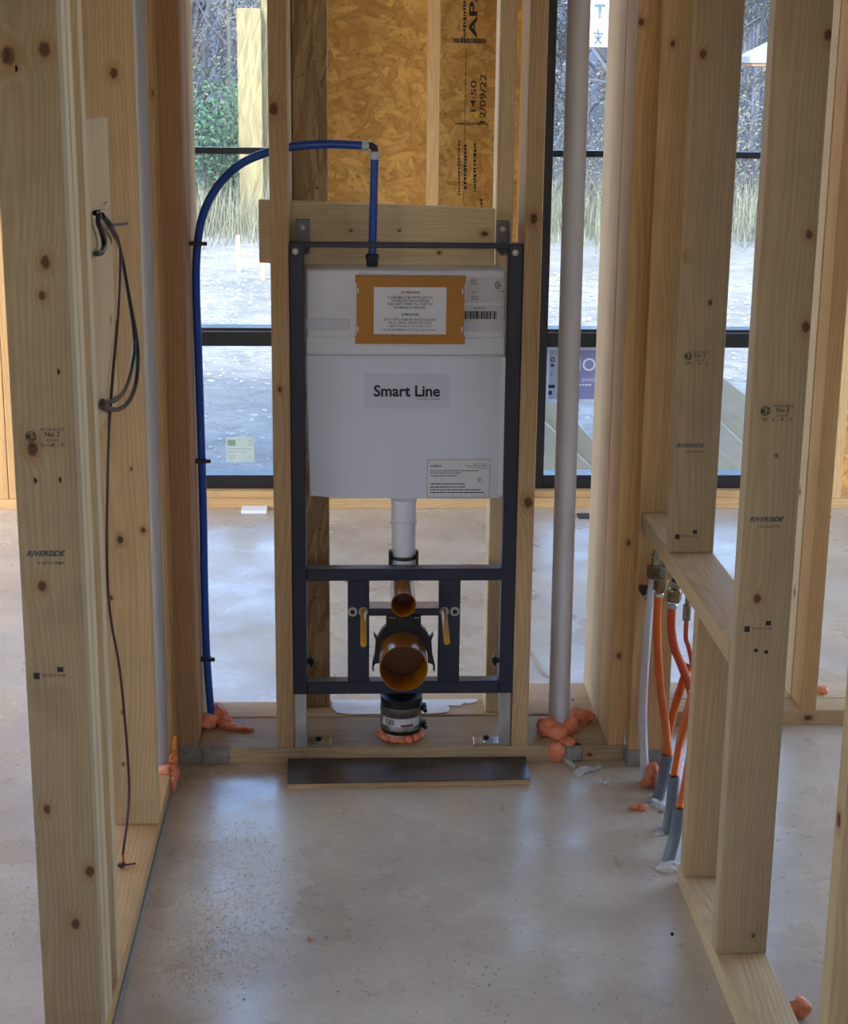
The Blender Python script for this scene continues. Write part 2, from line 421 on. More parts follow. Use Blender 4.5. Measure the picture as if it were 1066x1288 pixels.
G1 = stud(WLF, XL-.089, XL, GY, GY+.038, .038, HGT, 'fresh', knots=kG, label='stud behind the hanging cable coil')
stud(WLF, XL-.089, XL+.0, -.078, -.040, .038, HGT, 'gold', knots=[K(193, 117, 'X', XL, .006), K(199, 193, 'X', XL, .006)]); stud(WLF, XL-.089, XL, -.039, -.0005, .038, HGT, 'gold')
stud(WLF, XL-.043, XL-.005, -.945, -.69, .967, 1.445, 'fresh', knots=[(XL-.005, -.75, 1.02, .010), (XL-.005, -.74, 1.12, .006)], name='block')
build('edge_strip', bx(XL-.002, XL+.004, -1.20, -.10, 0., .012), flat('grey_strip', (128, 128, 130), .6), WLF)

# ---- right wall
WR = empty('wall_right', (XR+.045, -.6, 0), kind='structure', label='open stud wall with a low sill on the right of the closet')
stud(WR, XR, XR+.089, -1.66, -.585, 0., .038, 'fresh', 'Y', name='bottom_plate', stain=.12)
build('bottom_plate', bx(.5085, .601, -.034, .012, 0., .0375, bev=.003), MORTAR, WR)
stud(WR, .5115, .601, -.03, .008, .038, HGT, 'gold', knots=[K(846, 55, 'Y', -.03, .006), K(822, 160, 'Y', -.03, .004), K(797, 555, 'Y', -.03, .005)])
AY = -.9255
A1 = stud(WR, XR, XR+.089, AY, AY+.038, .038, HGT, 'grey', knots=[K(1041, 44, 'Y', AY, .008), K(1017, 295, 'Y', AY, .007), K(1013, 411, 'Y', AY, .0085), K(952, 753, 'Y', AY, .008), K(976, 573, 'Y', AY, .003), K(947, 1177, 'Y', AY, .004), K(929, 603, 'X', XR, .008)], label='large near stud of the right wall standing from plate to top')
B1 = stud(WR, XR, XR+.089, -.35, -.312, .60, HGT, 'grey', knots=[K(884, 68, 'Y', -.35, .008), K(857, 322, 'Y', -.35, .008), K(893, 381, 'Y', -.35, .005)], label='cut stud resting on the sill above the orange pipes')
C1 = stud(WR, XR, XR+.089, -.64, -.602, .038, .562, 'tan', label='short stud under the sill beside the grey sleeves')
stud(WR, XR, XR+.089, -1.546, -1.508, .038, HGT, 'fresh', knots=[(XR, -1.525, .58, .010)])
stud(WR, XR, XR+.089, -.886, -.031, .562, .60, 'tan', 'Y', name='sill')
for (px, py) in ((950, 818), (963, 820), (845, 1175)):
    q = P(px, py, 'Y', AY); build('nail_head', lathe(B(), [(.001, 0), (.003, -.001), (.003, .002)], (q.x, AY, q.z), 10, 'Y'), flat('dark_nail', (30, 28, 30), .4, .8), WR)

# ---- grade stamps
def stamps(st, y, lg, gr, mill, num, code, s=1., number='14391780'):
    if gr:
        c = P(*gr, 'Y', y)
        text('stamp', 'NLGA RULE', INK, st, c+Vector((0, 0, .0115*s)), width=.033*s, height=.0045*s)
        text('stamp', 'No 2', INK, st, c+Vector((0, 0, .0045*s)), width=.021*s, height=.0075*s, bold=.01)
        text('stamp', 'KD-HT', INK, st, c+Vector((0, 0, -.0045*s)), width=.017*s, height=.004*s)
        text('stamp', 'S - P - F', INK, st, c+Vector((0, 0, -.0115*s)), width=.033*s, height=.0055*s)
    if lg:
        c = P(*lg, 'Y', y)
        bm = B(); n = 24
        a_ = [bm.verts.new((c.x+math.cos(2*PI*k/n)*.0078*s, y-.0006, c.z+math.sin(2*PI*k/n)*.0078*s)) for k in range(n)]
        b_ = [bm.verts.new((c.x+math.cos(2*PI*k/n)*.0066*s, y-.0006, c.z+math.sin(2*PI*k/n)*.0066*s)) for k in range(n)]
        for k in range(n): bm.faces.new((a_[k], a_[(k+1) % n], b_[(k+1) % n], b_[k]))
        build('stamp', bm, INK, st)
        text('stamp', 'MLB', INK, st, c, width=.0115*s, height=.010*s, bold=.01); text('stamp', '99', INK, st, c+Vector((0, 0, -.014*s)), width=.008*s, height=.006*s)
    if mill:
        c = P(*mill, 'Y', y); text('stamp', 'RIVERSIDE', INKB, st, c, width=.056*s, height=.0085*s, shear=.35, bold=.02)
    if num:
        c = P(*num, 'Y', y); text('stamp', number, INK, st, c, width=.036*s, height=.0045*s)
    if code:
        c = P(*code, 'Y', y); text('stamp', '20221124', INK, st, c+Vector((.006, 0, .001)), width=.034*s, height=.0042*s)
        marks('stamp', [(c.x-.023*s, c.x-.014*s, c.z-.005*s, c.z+.005*s), (c.x+.012*s, c.x+.021*s, c.z+.006*s, c.z+.014*s)], INK, st, y)
stamps(F1, FY, (39, 549), (66, 550), (58, 696), (65, 708), (62, 850))
stamps(A1, AY, (962, 517), (984, 519), (964, 653), (967, 662), (953, 791), 1., '16102097')
stamps(B1, -.35, (865, 448), (880, 450), (868, 560), (873, 568), (863, 675), 1., '16102097')
# torn staple marks on the nearest left stud
for (u, v) in ((44, 604), (75, 603), (20, 86), (73, 467)):
    q = P(u, v, 'Y', FY); tube(bm := B(), [q+Vector((0, -.0005, .004)), q+Vector((.001, -.002, 0)), q+Vector((0, -.0005, -.005))], [.0006, .0018, .0006], 6)
    build('nail_mark', bm, flat('dark_nail', (30, 28, 30), .4, .8), F1)

# ---- far exterior wall with two black windows
WF = empty('wall_far', (0, 2.35, 0), kind='structure', label='exterior wall of bare strand board and studs between two windows')
YI, YO = 2.28, 2.42
OSB = strand_mat('strand_board', (228, 184, 108), (190, 140, 70))
W1 = (-1.30, -.285); W2 = (.555, 1.60); ZB, ZT = .062, 2.62
def osb(x0, x1, z0, z1): return build('sheathing_panel', bx(x0, x1, YO, YO+.011, z0, z1), OSB, WF)
osb(-2.7, W1[0], 0, 2.8); MIDP = osb(W1[1], W2[0], 0, 2.8); osb(W2[1], 2.9, 0, 2.8); osb(W1[0], W1[1], ZT, 2.8); osb(W2[0], W2[1], ZT, 2.8)
build('siding', bx(-2.8, W1[0], YO+.011, YO+.03, -.3, 2.82), flat('house_wrap', (220, 222, 224), .6), WF)
build('siding', bx(W1[1], W2[0], YO+.011, YO+.03, -.3, 2.82), flat('house_wrap', (220, 222, 224), .6), WF)
build('siding', bx(W2[1], 3.0, YO+.011, YO+.03, -.3, 2.82), flat('house_wrap', (220, 222, 224), .6), WF)
stud(WF, -2.7, 2.9, YI, YO, 0., .038, 'gold', 'X', name='bottom_plate')
for a_, b_ in (W1, W2):
    stud(WF, a_, b_, YI+.02, YO, .038, ZB, 'gold', 'X', name='rough_sill', bev=.002)
    stud(WF, a_-.04, b_+.04, YI, YO, ZT, ZT+.2, 'gold', 'X', name='header')
for x0 in (W1[0]-.04, W1[0]-.08, W1[1]+.002, W1[1]+.04, W2[0]-.04, W2[0]-.08, W2[1]+.002, W2[1]+.042, .15, -1.75, 2.05):
    stud(WF, x0, x0+.038, YI, YO, .038, 2.8, 'gold')
# print on the sheathing, reading upwards
q = lambda u, v: P(u, v, 'Y', YO)
text('print', '14:50', INK, MIDP, q(595, 121), width=.105, height=.020, ang=PI/2, bold=.012)
text('print', '12/09/22', INK, MIDP, q(607, 124), width=.165, height=.022, ang=PI/2, bold=.012)
text('print', 'APA', INK, MIDP, q(595, 12), width=.19, height=.028, ang=PI/2, bold=.03)
rs = []
a_, b_ = q(570, 51), q(612, 51)
rr = random.Random(3)
xx = a_.x
while xx < b_.x: wv = rr.uniform(.002, .007); rs.append((xx, xx+wv, a_.z-.008, a_.z+.008)); xx += wv+rr.uniform(.001, .003)
a_, b_ = q(572, 155.5), q(612, 155.5); xx = a_.x
while xx < b_.x: wv = rr.uniform(.002, .005); rs.append((xx, xx+wv, a_.z-.0035, a_.z+.0035)); xx += wv+rr.uniform(.0008, .003)
for col, vs, hw in ((577, (176, 246), .004), (585, (182, 236), .006), (597, (180, 240), .006), (584, (-10, 47), .006), (605, (250, 275), .004)):
    v = vs[0]
    while v < vs[1]:
        l = rr.uniform(1.5, 4.); p0 = q(col, v); p1 = q(col, v+l); rs.append((p0.x-hw*rr.uniform(.5, 1), p0.x+hw*rr.uniform(.5, 1), p1.z, p0.z)); v += l+rr.uniform(.8, 2.)
p0, p1 = q(586, 60), q(588, 255); rs.append((p0.x-.001, p0.x+.001, p1.z, p0.z))
marks('print', rs, INK, MIDP, YO)

BLK = flat('black_aluminium', (20, 20, 22), .28, .0, var=.05, spec=.6)
GLASS = glass_mat('window_glass')
def window(name, X0, X1, label):
    W = empty(name, ((X0+X1)/2, 2.37, ZB), kind='structure', label=label)
    y0, y1, yg = 2.335, 2.425, 2.398
    def bar(nm, *a): return build(nm, bx(*a, bev=.002), BLK, W)
    bar('jamb', X0, X0+.034, y0, y1, ZB, ZT); bar('jamb', X1-.034, X1, y0, y1, ZB, ZT)
    bar('frame_bottom', X0+.034, X1-.034, y0, y1, ZB, .112); bar('frame_top', X0+.034, X1-.034, y0, y1, ZT-.04, ZT)
    bar('rail', X0+.034, X1-.034, y0, y1, .585, .650); bar('muntin', X0+.034, X1-.034, 2.37, y1-.004, 1.252, 1.274)
    build('rail_bead', bx(X0+.034, X1-.034, y0-.002, y0+.004, .636, .640), flat('bead_grey', (92, 92, 94), .5), W)
    for z0, z1 in ((.112, .585), (.650, 1.252), (1.274, ZT-.04)):
        build('pane', bx(X0+.034, X1-.034, yg, yg+.004, z0, z1), GLASS, W)
    return W
window('window_1', *W1, 'tall black-framed window left of the cistern, behind the blue pipe')
window('window_2', *W2, 'tall black-framed window right of the cistern, behind the white drain pipe')

# ---- the rest of the shell around and behind the viewer: unseen walls, placed and opened up to steer daylight inside
SHELL = flat('shell_board', (196, 198, 202), .8, var=.05, scale=8)
def shell(name, rects):
    W = empty(name, rects[0][0], kind='structure')
    for lo, hi in rects: build('panel', bx(lo[0], hi[0], lo[1], hi[1], lo[2], hi[2]), SHELL, W)
def holed(name, axis, c, a0, a1, holes):
    """a plain shell wall with daylight openings (a, b, sill, head); axis 'X': wall runs along X at y=c"""
    W = empty(name, (0, c, 0) if axis == 'X' else (c, 0, 0), kind='structure')
    def pan(p, q, z0, z1):
        if q-p < .01: return
        r = (p, q, c-.05, c+.05, z0, z1) if axis == 'X' else (c-.05, c+.05, p, q, z0, z1)
        build('panel', bx(*r), SHELL, W)
    x = a0
    for (p, q, z0, z1) in holes:
        pan(x, p, 0, 2.82); 
        if z0 > 0: pan(p, q, 0, z0)
        pan(p, q, z1, 2.82); x = q
    pan(x, a1, 0, 2.82)
holed('wall_rear', 'X', -7.05, -2.8, 3.0, [(-.45, .45, 1.5, 2.1)])
holed('wall_house_left', 'Y', -2.75, -7., 2.28, [(-3.2, -2.5, .6, 2.2), (-.2, 2.1, .05, 2.65)])
holed('wall_house_right', 'Y', 2.95, -7., 2.28, [(-3.2, -2.5, .6, 2.2), (-.2, 2.1, .05, 2.65)])

# ================================================================ IN-WALL TOILET CARRIER
NAVY = flat('navy_powder_coat', (22, 29, 54), .42, .0, var=.05, scale=200, spec=.5)
GALV = flat('galvanised_steel', (176, 178, 180), .34, .9, var=.12, scale=25)
STEEL = flat('bright_zinc', (190, 190, 186), .28, 1., var=.1)
DARKM = flat('dark_metal', (34, 34, 38), .45, .6)
WHITEP = flat('white_cistern_plastic', (212, 215, 228), .42, var=.02, scale=6)
FOAMW = flat('white_foam_panel', (196, 199, 218), .6, var=.02, scale=8)
PAPER = flat('paper_label', (200, 200, 210), .7, var=.02)
OCHRE = flat('ochre_plastic', (158, 102, 8), .42, var=.04)
BLACKP = flat('black_plastic', (14, 14, 16), .45)
CW = .247
CA = empty('toilet_carrier', (0, .04, .038), 'dark blue steel in-wall toilet frame holding a white cistern between two studs', 'toilet frame')
def rail(x0, x1):
    o = build('side_rail', bx(x0, x1, 0., .036, .167, 1.176, bev=.003, seg=2), NAVY, CA)
    xc = (x0+x1)/2
    s = build('screw', lathe(B(), [(.0075, .002), (.0075, -.002), (.006, -.004), (.0035, -.0045), (.003, -.003)], (xc-.002, 0, 1.158), 20, 'Y'), STEEL, o)
    build('screw_hole', lathe(B(), [(.0105, .0002), (.0105, -.0006)], (xc-.002, 0, 1.156), 20, 'Y'), BLACKP, o)
    return o
rail(-CW, -CW+.031); rail(CW-.031, CW)
build('top_bar', bx(-CW+.031, CW-.031, .002, .020, 1.166, 1.177, bev=.0015), NAVY, CA)
for z0, z1, nm in ((.434, .461, 'crossbar'), (.167, .196, 'crossbar')):
    o = build(nm, bx(-CW+.031, CW-.031, .001, .036, z0, z1, bev=.002), NAVY, CA)
    build('channel_lip', bx(-CW+.032, CW-.032, .004, .034, z1-.0005, z1+.0006), flat('dull_zinc', (120, 122, 128), .4, .7), o)
for x0 in (-.125, .078):
    o = build('upright', bx(x0, x0+.048, .003, .033, .190, .440, bev=.002), NAVY, CA)
build('rod_bar', bx(-.078, .079, .002, .050, .352, .369, bev=.0015), NAVY, CA)
build('rod_bar_tray', bx(-.077, .078, .004, .050, .369, .3705), GALV, CA)
for s in (-1, 1):
    for xo in (.114, .090):
        c = (s*xo, .003, .362)
        w_ = build('washer', lathe(B(), [(.0105, .001), (.0105, -.002), (.0075, -.0022)], c, 24, 'Y'), GALV, CA)
        if xo == .114: build('bolt_socket', lathe(B(), [(.0055, -.0015), (.0055, -.005), (.0035, -.0055)], c, 6, 'Y'), DARKM, w_)
# yellow sleeves on the hanging rods
YPL = NT('yellow_sleeve_plastic', .3); YPL.col(YPL.mix(YPL.noise(YPL.obj(), 20), lin((204, 150, 16)), lin((178, 122, 10))))
YPL.b.inputs['Subsurface Weight'].default_value = 0.
YPL = YPL.m
for (u0, v0), (u1, v1) in (((457, 769), (457, 811)), ((558, 769), (562, 808))):
    p0 = P(u0, v0, 'Y', 0.); p1 = P(u1, v1, 'Y', -.19)
    d = (p1-p0).normalized()
    build('rod_sleeve', tube(B(), [p0+d*.0, p0+d*.006, p1-d*.003, p1], [.0075, .0068, .0066, .0052], 18), YPL, CA, True)
# legs and feet
for s in (-1, 1):
    xs = sorted((s*.243, s*.219))
    bm = B(); x0, x1 = xs
    box(bm, x0, x1, .004, .007, .038, .168); box(bm, x0, x0+.002, .007, .032, .038, .168); box(bm, x1-.002, x1, .007, .032, .038, .168)
    build('leg', bm, GALV, CA)
    f0, f1 = sorted((s*.247, s*.163))
    ft = build('foot_plate', bx(f0, f1, .008, .052, .038, .0415, bev=.001), STEEL, CA)
    bm = B(); lathe(bm, [(.011, .0415), (.011, .044), (.0085, .0442)], (s*.192, .030, 0), 20)
    build('washer', bm, STEEL, ft)
    build('bolt', lathe(B(), [(.0065, .044), (.0065, .0505), (.005, .052)], (s*.192, .030, 0), 6), DARKM, ft)
    # wall brackets at the top
    b0, b1 = sorted((s*.236, s*.206)) if s < 0 else (.199, .228)
    br = B(); box(br, b0, b1, .128, .139, 1.148, 1.214, bev=.001); box(br, b0, b1, .015, .130, 1.150, 1.153)
    for xx in (b0, b1-.003): box(br, xx, xx+.003, .108, .130, 1.150, 1.212)
    br = build('wall_bracket', br, flat('dull_bracket_steel', (92, 92, 98), .4, .7), CA)
    build('screw', lathe(B(), [(.007, 0), (.007, -.003), (.003, -.004)], ((b0+b1)/2, .128, 1.196), 16, 'Y'), STEEL, br)
    # side clamps low on the rails
    xx = s*(CW-.031); sgn = -s
    cl = B(); box(cl, min(xx, xx+sgn*.016), max(xx, xx+sgn*.016), .012, .02, .236, .246); box(cl, min(xx+sgn*.006, xx+sgn*.012), max(xx+sgn*.006, xx+sgn*.012), .008, .028, .230, .252, bev=.002)
    build('clamp_knob', cl, DARKM, CA)
# cistern
YT = .026
bm = B(); box(bm, -.2135, .2135, YT, .135, .80, 1.118, bev=.007, seg=3)
CI = build('cistern', bm, WHITEP, CA, True, origin=(0, .08, .62))
bm = B(); poly = [(-.2145, .936), (.2115, .936), (.2115, .621), (.155, .619), (-.150, .621), (-.2070, .627)]
prism(bm, poly, .010, .030)
bmesh.ops.bevel(bm, geom=[e for e in bm.edges if abs(e.verts[0].co.y-e.verts[1].co.y) < .001 and e.verts[0].co.y < .02], offset=.003, segments=2, affect='EDGES')
build('insulation_panel', bm, FOAMW, CI)
build('lower_body', bx(-.207, .212, .030, .128, .632, .83, bev=.008, seg=2), WHITEP, CI)
build('panel_flap', bx(.2050, .2150, .0072, .012, .628, .934), WHITEP, CI)
build('recess_band', bx(-.2138, -.12, YT-.0018, YT+.004, .990, 1.012, bev=.001), FOAMW, CI); build('recess_band', bx(.128, .2138, YT-.0018, YT+.004, .988, 1.008, bev=.001), FOAMW, CI)
build('recess_hub', lathe(B(), [(.007, 0), (.007, -.004)], (-.182, YT, 1.010), 16, 'Y'), FOAMW, CI)
build('recess_step', bx(-.2138, .2138, YT-.001, YT+.004, .938, .975, bev=.002), WHITEP, CI)
build('cover_frame', bx(-.100, .102, YT-.012, YT+.004, .992, 1.118, bev=.005, seg=2), FOAMW, CI)
build('funnel', lathe(B(), [(.044, .632), (.042, .618), (.036, .611), (.0285, .606), (.0285, .600)], (0, .062, 0), 32), WHITEP, CI, True)
build('flush_pipe', lathe(B(), [(.0275, .612), (.0275, .560), (.0292, .559), (.0292, .552), (.0270, .548), (.0265, .44)], (0, .062, 0), 32), WHITEP, CI, True)
build('pipe_collar', tube(B(), [(0+.030*math.cos(t_), .062+.030*math.sin(t_), .474) for t_ in np.linspace(PI*.95, PI*2.05, 14)], .004, 8), BLACKP, CI, True)
for s in (-1, 1): build('pipe_ear', bx(s*.030-.003, s*.030+.003, .040, .060, .458, .490, bev=.001), BLACKP, CI)
# labels on the cistern
yl = .0095
text('lettering', 'Smart Line', PRINT, CI, P(511.5, 491.5, 'Y', .01), width=.143, height=.0255, gap=.002, bold=.024)
text('lettering', 'NK PORCELANOSA', flat('grey_print', (70, 70, 80), .7), CI, P(538.5, 502, 'Y', .01), width=.050, height=.0034, gap=.002)
a_, b_ = P(458, 470, 'Y', .01), P(565.5, 514, 'Y', .01); build('sticker', bx(a_.x, b_.x, .0088, .0102, b_.z, a_.z), flat('lilac_label', (186, 188, 210), .5, var=.02), CI)
a_, b_ = P(536.5, 577, 'Y', .01), P(615.5, 626, 'Y', .01); x0, x1, z0, z1 = a_.x, b_.x, b_.z, a_.z
build('sticker', bx(x0, x1, .0088, .0102, z0, z1), PAPER, CI)
lines = [(x0+.001, x1-.001, z1-.0018, z1-.001), (x0+.001, x1-.001, z0+.001, z0+.0018), (x0+.001, x0+.0018, z0+.001, z1-.001), (x1-.0018, x1-.001, z0+.001, z1-.001)]
rr = random.Random(5)
def tl(xa, xb, z, h=.0017):
    x = xa
    while x < xb-.002:
        l = rr.uniform(.003, .011); lines.append((x, min(x+l, xb), z-h/2, z+h/2)); x += l+.0012
H = z1-z0
for fz, e in ((.30, .86), (.36, .55), (.43, .48)): tl(x0+.008, x0+.008+(x1-x0-.016)*e, z1-H*fz)
for fz, e in ((.64, .64), (.72, .62), (.79, .9), (.86, .98)): tl(x0+.008, x0+.008+(x1-x0-.016)*e, z1-H*fz, .0022)
for fz, e in ((.13, .2), (.17, .34), (.21, .3), (.25, .12)): tl(x1-.008-(x1-x0)*e, x1-.008, z1-H*fz, .0009)
marks('lettering', lines, PRINT, CI, .0088)
text('lettering', 'noken', PRINT, CI, (x0+.020, .0088, z1-H*.17), width=.024, height=.0072, bold=.01)
def csa(c, s):
    n = 14; bm = B(); pts = [(math.cos(t_), math.sin(t_)) for t_ in np.linspace(.35*PI, 1.65*PI, n)]
    a_ = [bm.verts.new((c[0]+x*.0085*s, c[1]-.0007, c[2]+z*.0085*s)) for x, z in pts]; b_ = [bm.verts.new((c[0]+x*.0068*s, c[1]-.0007, c[2]+z*.0068*s)) for x, z in pts]
    for k in range(n-1): bm.faces.new((a_[k], a_[k+1], b_[k+1], b_[k]))
    build('lettering', bm, PRINT, CI)
    text('lettering', 'SA', PRINT, CI, (c[0]+.001*s, c[1], c[2]), width=.010*s, height=.009*s, bold=.02)
    text('lettering', 'C', PRINT, CI, (c[0]-.009*s, c[1], c[2]-.013*s), width=.003*s, height=.0036*s, bold=.02); text('lettering', 'US', PRINT, CI, (c[0]+.009*s, c[1], c[2]-.013*s), width=.0065*s, height=.0036*s, bold=.02)
csa((x1-.022, .0088, z1-H*.53), .52)
p = P(589, 349, 'Y', YT); q_ = P(637, 381, 'Y', YT)
bm = B(); prism(bm, [(p.x+.004, p.z), (.211, p.z), (.211, q_.z), (p.x-.010, q_.z)], YT-.0025, YT+.001); build('sticker', bm, PAPER, CI)
csa((P(626.5, 358.5, 'Y', YT).x, YT-.0025, P(626, 358.5, 'Y', YT).z), .95)
lines = []
for v, l in ((352, .012), (354.5, .010), (357, .014), (367, .012), (370, .008), (373, .016), (376, .022)):
    c = P(592, v, 'Y', YT); tl(c.x, c.x+l, c.z, .0013)
marks('lettering', lines, PRINT, CI, YT-.0025)
p = P(584, 384, 'Y', YT); q_ = P(637, 406, 'Y', YT); build('sticker', bx(p.x-.004, .209, YT-.003, YT+.001, q_.z, p.z), PAPER, CI)
lines = []; x = p.x-.001; zt, zb = P(600, 391, 'Y', YT).z, P(600, 401, 'Y', YT).z
xe = P(624, 395, 'Y', YT).x
while x < xe: wv = rr.choice((.0009, .0014, .0022, .0032)); lines.append((x, min(x+wv, xe), zb, zt)); x += wv+rr.choice((.0009, .0014, .002))
marks('lettering', lines, PRINT, CI, YT-.003)
text('lettering', 'noken', PRINT, CI, (P(603, 387, 'Y', YT).x, YT-.003, P(603, 387, 'Y', YT).z), width=.024, height=.0045)
# ochre access cover with its notice
YC = -.012
a_, b_ = P(446.5, 347.5, 'Y', YC), P(584.5, 433, 'Y', YC)
bm = B(); x0, x1, z0, z1 = a_.x, b_.x, b_.z, a_.z; e = .003
prism(bm, [(x0, z1), (x1, z1), (x1, z1-.014), (x1-e, z1-.015), (x1-e, z0+.015), (x1, z0+.014), (x1, z0), (x0, z0), (x0, z0+.014), (x0+e, z0+.015), (x0+e, z1-.015), (x0, z1-.014)], YC, YC+.026)
AC = build('access_cover', bm, OCHRE, CA, label='ochre cover plate with a white notice')
for xx in (x0+.0045, x1-.0085):
    for zz in (z1-.036, z0+.026): build('slot', bx(xx, xx+.003, YC-.0006, YC+.001, zz, zz+.011), FOAMW, AC)
a_, b_ = P(470, 361, 'Y', YC), P(560.5, 420.5, 'Y', YC)
build('notice', bx(a_.x, b_.x, YC-.0012, YC, b_.z, a_.z), PAPER, AC)
yn = YC-.0012; cxn = (a_.x+b_.x)/2; Hn = a_.z-b_.z
for body, fz, wd, bo in (('ATTENTION', .11, .040, .02), ('COVER MUST BE INSTALLED ON', .215, .096, .004), ('THE PROTECTIVE CHANNEL', .285, .082, .004), ('AND KEPT THERE TILL THE TILE', .355, .096, .004), ('COVERING IS FINISHED.', .43, .070, .004),
                         ('ATENCION', .58, .036, .02), ('ESTA TAPA DEBE ESTAR INSTALADA', .685, .108, .004), ('EN EL CANAL DE PROTECCION', .755, .090, .004), ('Y MANTENERLA AS\u00cd HASTA QUE', .825, .094, .004), ('EL REVESTIMIENTO EST\u00c9 COLOCADO', .90, .112, .004)):
    text('lettering', body, PRINT, AC, (cxn, yn, a_.z-Hn*fz), width=wd, height=.0052, bold=bo)
# outlets
CLEAR = NT('yellow_outlet_plastic', .18, 0., .6)
CLEAR.col(CLEAR.mix(CLEAR.noise(CLEAR.obj(), 9), lin((168, 104, 10)), lin((138, 80, 8)))); CLEAR = CLEAR.m
f0 = P(507.3, 760.8, 'Y', -.092); f1 = P(507.5, 841, 'Y', -.092)
so = build('flush_outlet', pipe_shell(B(), f0, (f0.x, .02, f0.z), .0278, .0022), CLEAR, CA, True)
build('elbow', tube(B(), catmull([(f0.x, .016, f0.z), (f0.x, .03, f0.z), (f0.x*.5, .055, f0.z+.025), (0, .062, f0.z+.07)], 8), .0262, 28), WHITEP, so, True)
build('bore_step', lathe(B(), [(.0254, .0), (.0254, -.002), (.022, -.003), (.022, .014)], (f0.x, 0, f0.z), 40, 'Y'), flat('shaded_red_amber_bore', (96, 40, 14), .4), so, True)  # bore floor coloured darker, the shade inside is put into its colour
do = build('drain_outlet', pipe_shell(B(), f1, (f1.x, .03, f1.z), .0532, .0028, 56), CLEAR, CA, True)
build('bore_step', lathe(B(), [(.0503, .0), (.0503, -.002), (.045, -.003), (.045, .014)], (f1.x, 0, f1.z), 48, 'Y'), flat('shaded_amber_bore', (104, 56, 12), .4), do, True)  # same here: shade of the bore painted as a darker amber
build('drain_elbow', tube(B(), catmull([(f1.x, .02, f1.z), (f1.x, .05, f1.z), (f1.x*.5, .095, f1.z-.03), (0, .116, f1.z-.09), (0, .117, .09)], 8), .049, 32), BLACKP, do, True)
# black outlet bracket: clip hanging from the rod bar and hugging the drain outlet
half = [(388, 328), (388, 398), (352, 432), (322, 490), (296, 455), (293, 463), (310, 502), (303, 610), (283, 690), (284, 725), (292, 737), (297, 728), (291, 706), (305, 680), (336, 672), (336, 640), (345, 590), (372, 530), (420, 478), (517, 452)]
def z2p(a_): return (420+a_[0]/5.92, 720+a_[1]/5.92)
right = [(1034-x_, y_) for x_, y_ in half[::-1][1:]]
poly = []
for q_ in half+right:
    u, v = z2p(q_); c = P(u, v, 'Y', -.002); poly.append((c.x, c.z))
ob = build('outlet_bracket', prism(B(), poly, -.004, .016), BLACKP, CA)
build('bracket_plate', bx(poly[0][0], poly[-1][0], -.006, .020, .318, .356, bev=.002), BLACKP, ob)
marks('rivet', [(poly[0][0]+.004+k*.006, poly[0][0]+.007+k*.006, .3495, .3515) for k in (0, 1, 2)]+[(poly[-1][0]-.007-k*.006, poly[-1][0]-.004-k*.006, .3495, .3515) for k in (0, 1)], STEEL, ob, -.006)

# ---- banded rubber coupling under the drain
cc = P(504.3, 911, 'Z', .066); CX, CY = cc.x, cc.y; CR = .0475
DC = empty('drain_coupling', (CX, CY, .038), 'banded steel and black rubber coupling under the yellow drain outlet', 'pipe coupling')
build('sleeve', lathe(B(), [(CR-.003, .055), (CR-.001, .058), (CR-.001, .134), (CR+.001, .136), (CR+.001, .140), (CR-.005, .141)], (CX, CY, 0), 48), BLACKP, DC, True)
build('riser', lathe(B(), [(CR-.006, .0385), (CR-.006, .062)], (CX, CY, 0), 40), WHITEP, DC, True)
bd = build('band', lathe(B(), [(CR, .066), (CR+.0012, .066), (CR+.0012, .080), (CR+.0004, .081), (CR+.0004, .105), (CR+.0012, .106), (CR+.0012, .120), (CR, .120)], (CX, CY, 0), 64), flat('brushed_band', (150, 148, 146), .36, .9, var=.15, scale=90), DC, True)
def arc_strip(a0, a1, r, z0, z1, slope=0.):
    bm = B(); n = 14; ra = []
    for k in range(n+1):
        t_ = a0+(a1-a0)*k/n; x, y = CX+r*math.sin(t_), CY-r*math.cos(t_); d = slope*k/n
        ra.append((bm.verts.new((x, y, z0+d)), bm.verts.new((x, y, z1+d))))
    for p_, q_ in zip(ra, ra[1:]): bm.faces.new((p_[0], q_[0], q_[1], p_[1]))
    return bm
build('label', arc_strip(-1.05, .95, CR+.0018, .078, .098), PAPER, bd); build('label', arc_strip(-.05, .55, CR+.0022, .079, .084), flat('maroon_print', (104, 34, 60), .6), bd)
bm = B()
for k in range(9): 
    t_ = -.85+k*.055; s_ = arc_strip(t_, t_+(.03 if k % 3 else .018), CR+.0022, .081, .095)
    me_ = bpy.data.meshes.new('t'); s_.to_mesh(me_); s_.free(); bm.from_mesh(me_); bpy.data.meshes.remove(me_)
build('label', bm, PRINT, bd)
for zz in (.072, .113):
    c = Vector((CX+CR+.006, CY-.018, zz))
    bm = B(); box(bm, c.x-.007, c.x+.004, c.y-.006, c.y+.018, zz-.006, zz+.007, bev=.002); lathe(bm, [(.005, -.018), (.005, -.005), (.0035, .012)], c, 8, 'Y')
    build('clamp_screw', bm, DARKM, DC)
FOAM = NT('salmon_spray_foam', .5); _n = FOAM.noise(FOAM.obj(), 45, 4)
FOAM.col(FOAM.mix(FOAM.mr(_n, .35, .7), lin((232, 146, 112)), lin((206, 108, 72)))); FOAM.bump(_n, .4, .003); FOAM = FOAM.m
def foam(name, pieces, label, group='salmon spray foam seals', sub=3, seed=0):
    bm = B()
    for k, (c, r) in enumerate(pieces): blob(bm, c, r, seed+k*1.7, .32, 1.8, sub)
    zmin = 0.
    return build(name, bm, FOAM, None, True, label=label, cat='spray foam', group=group)
rr = random.Random(7)
pc = []
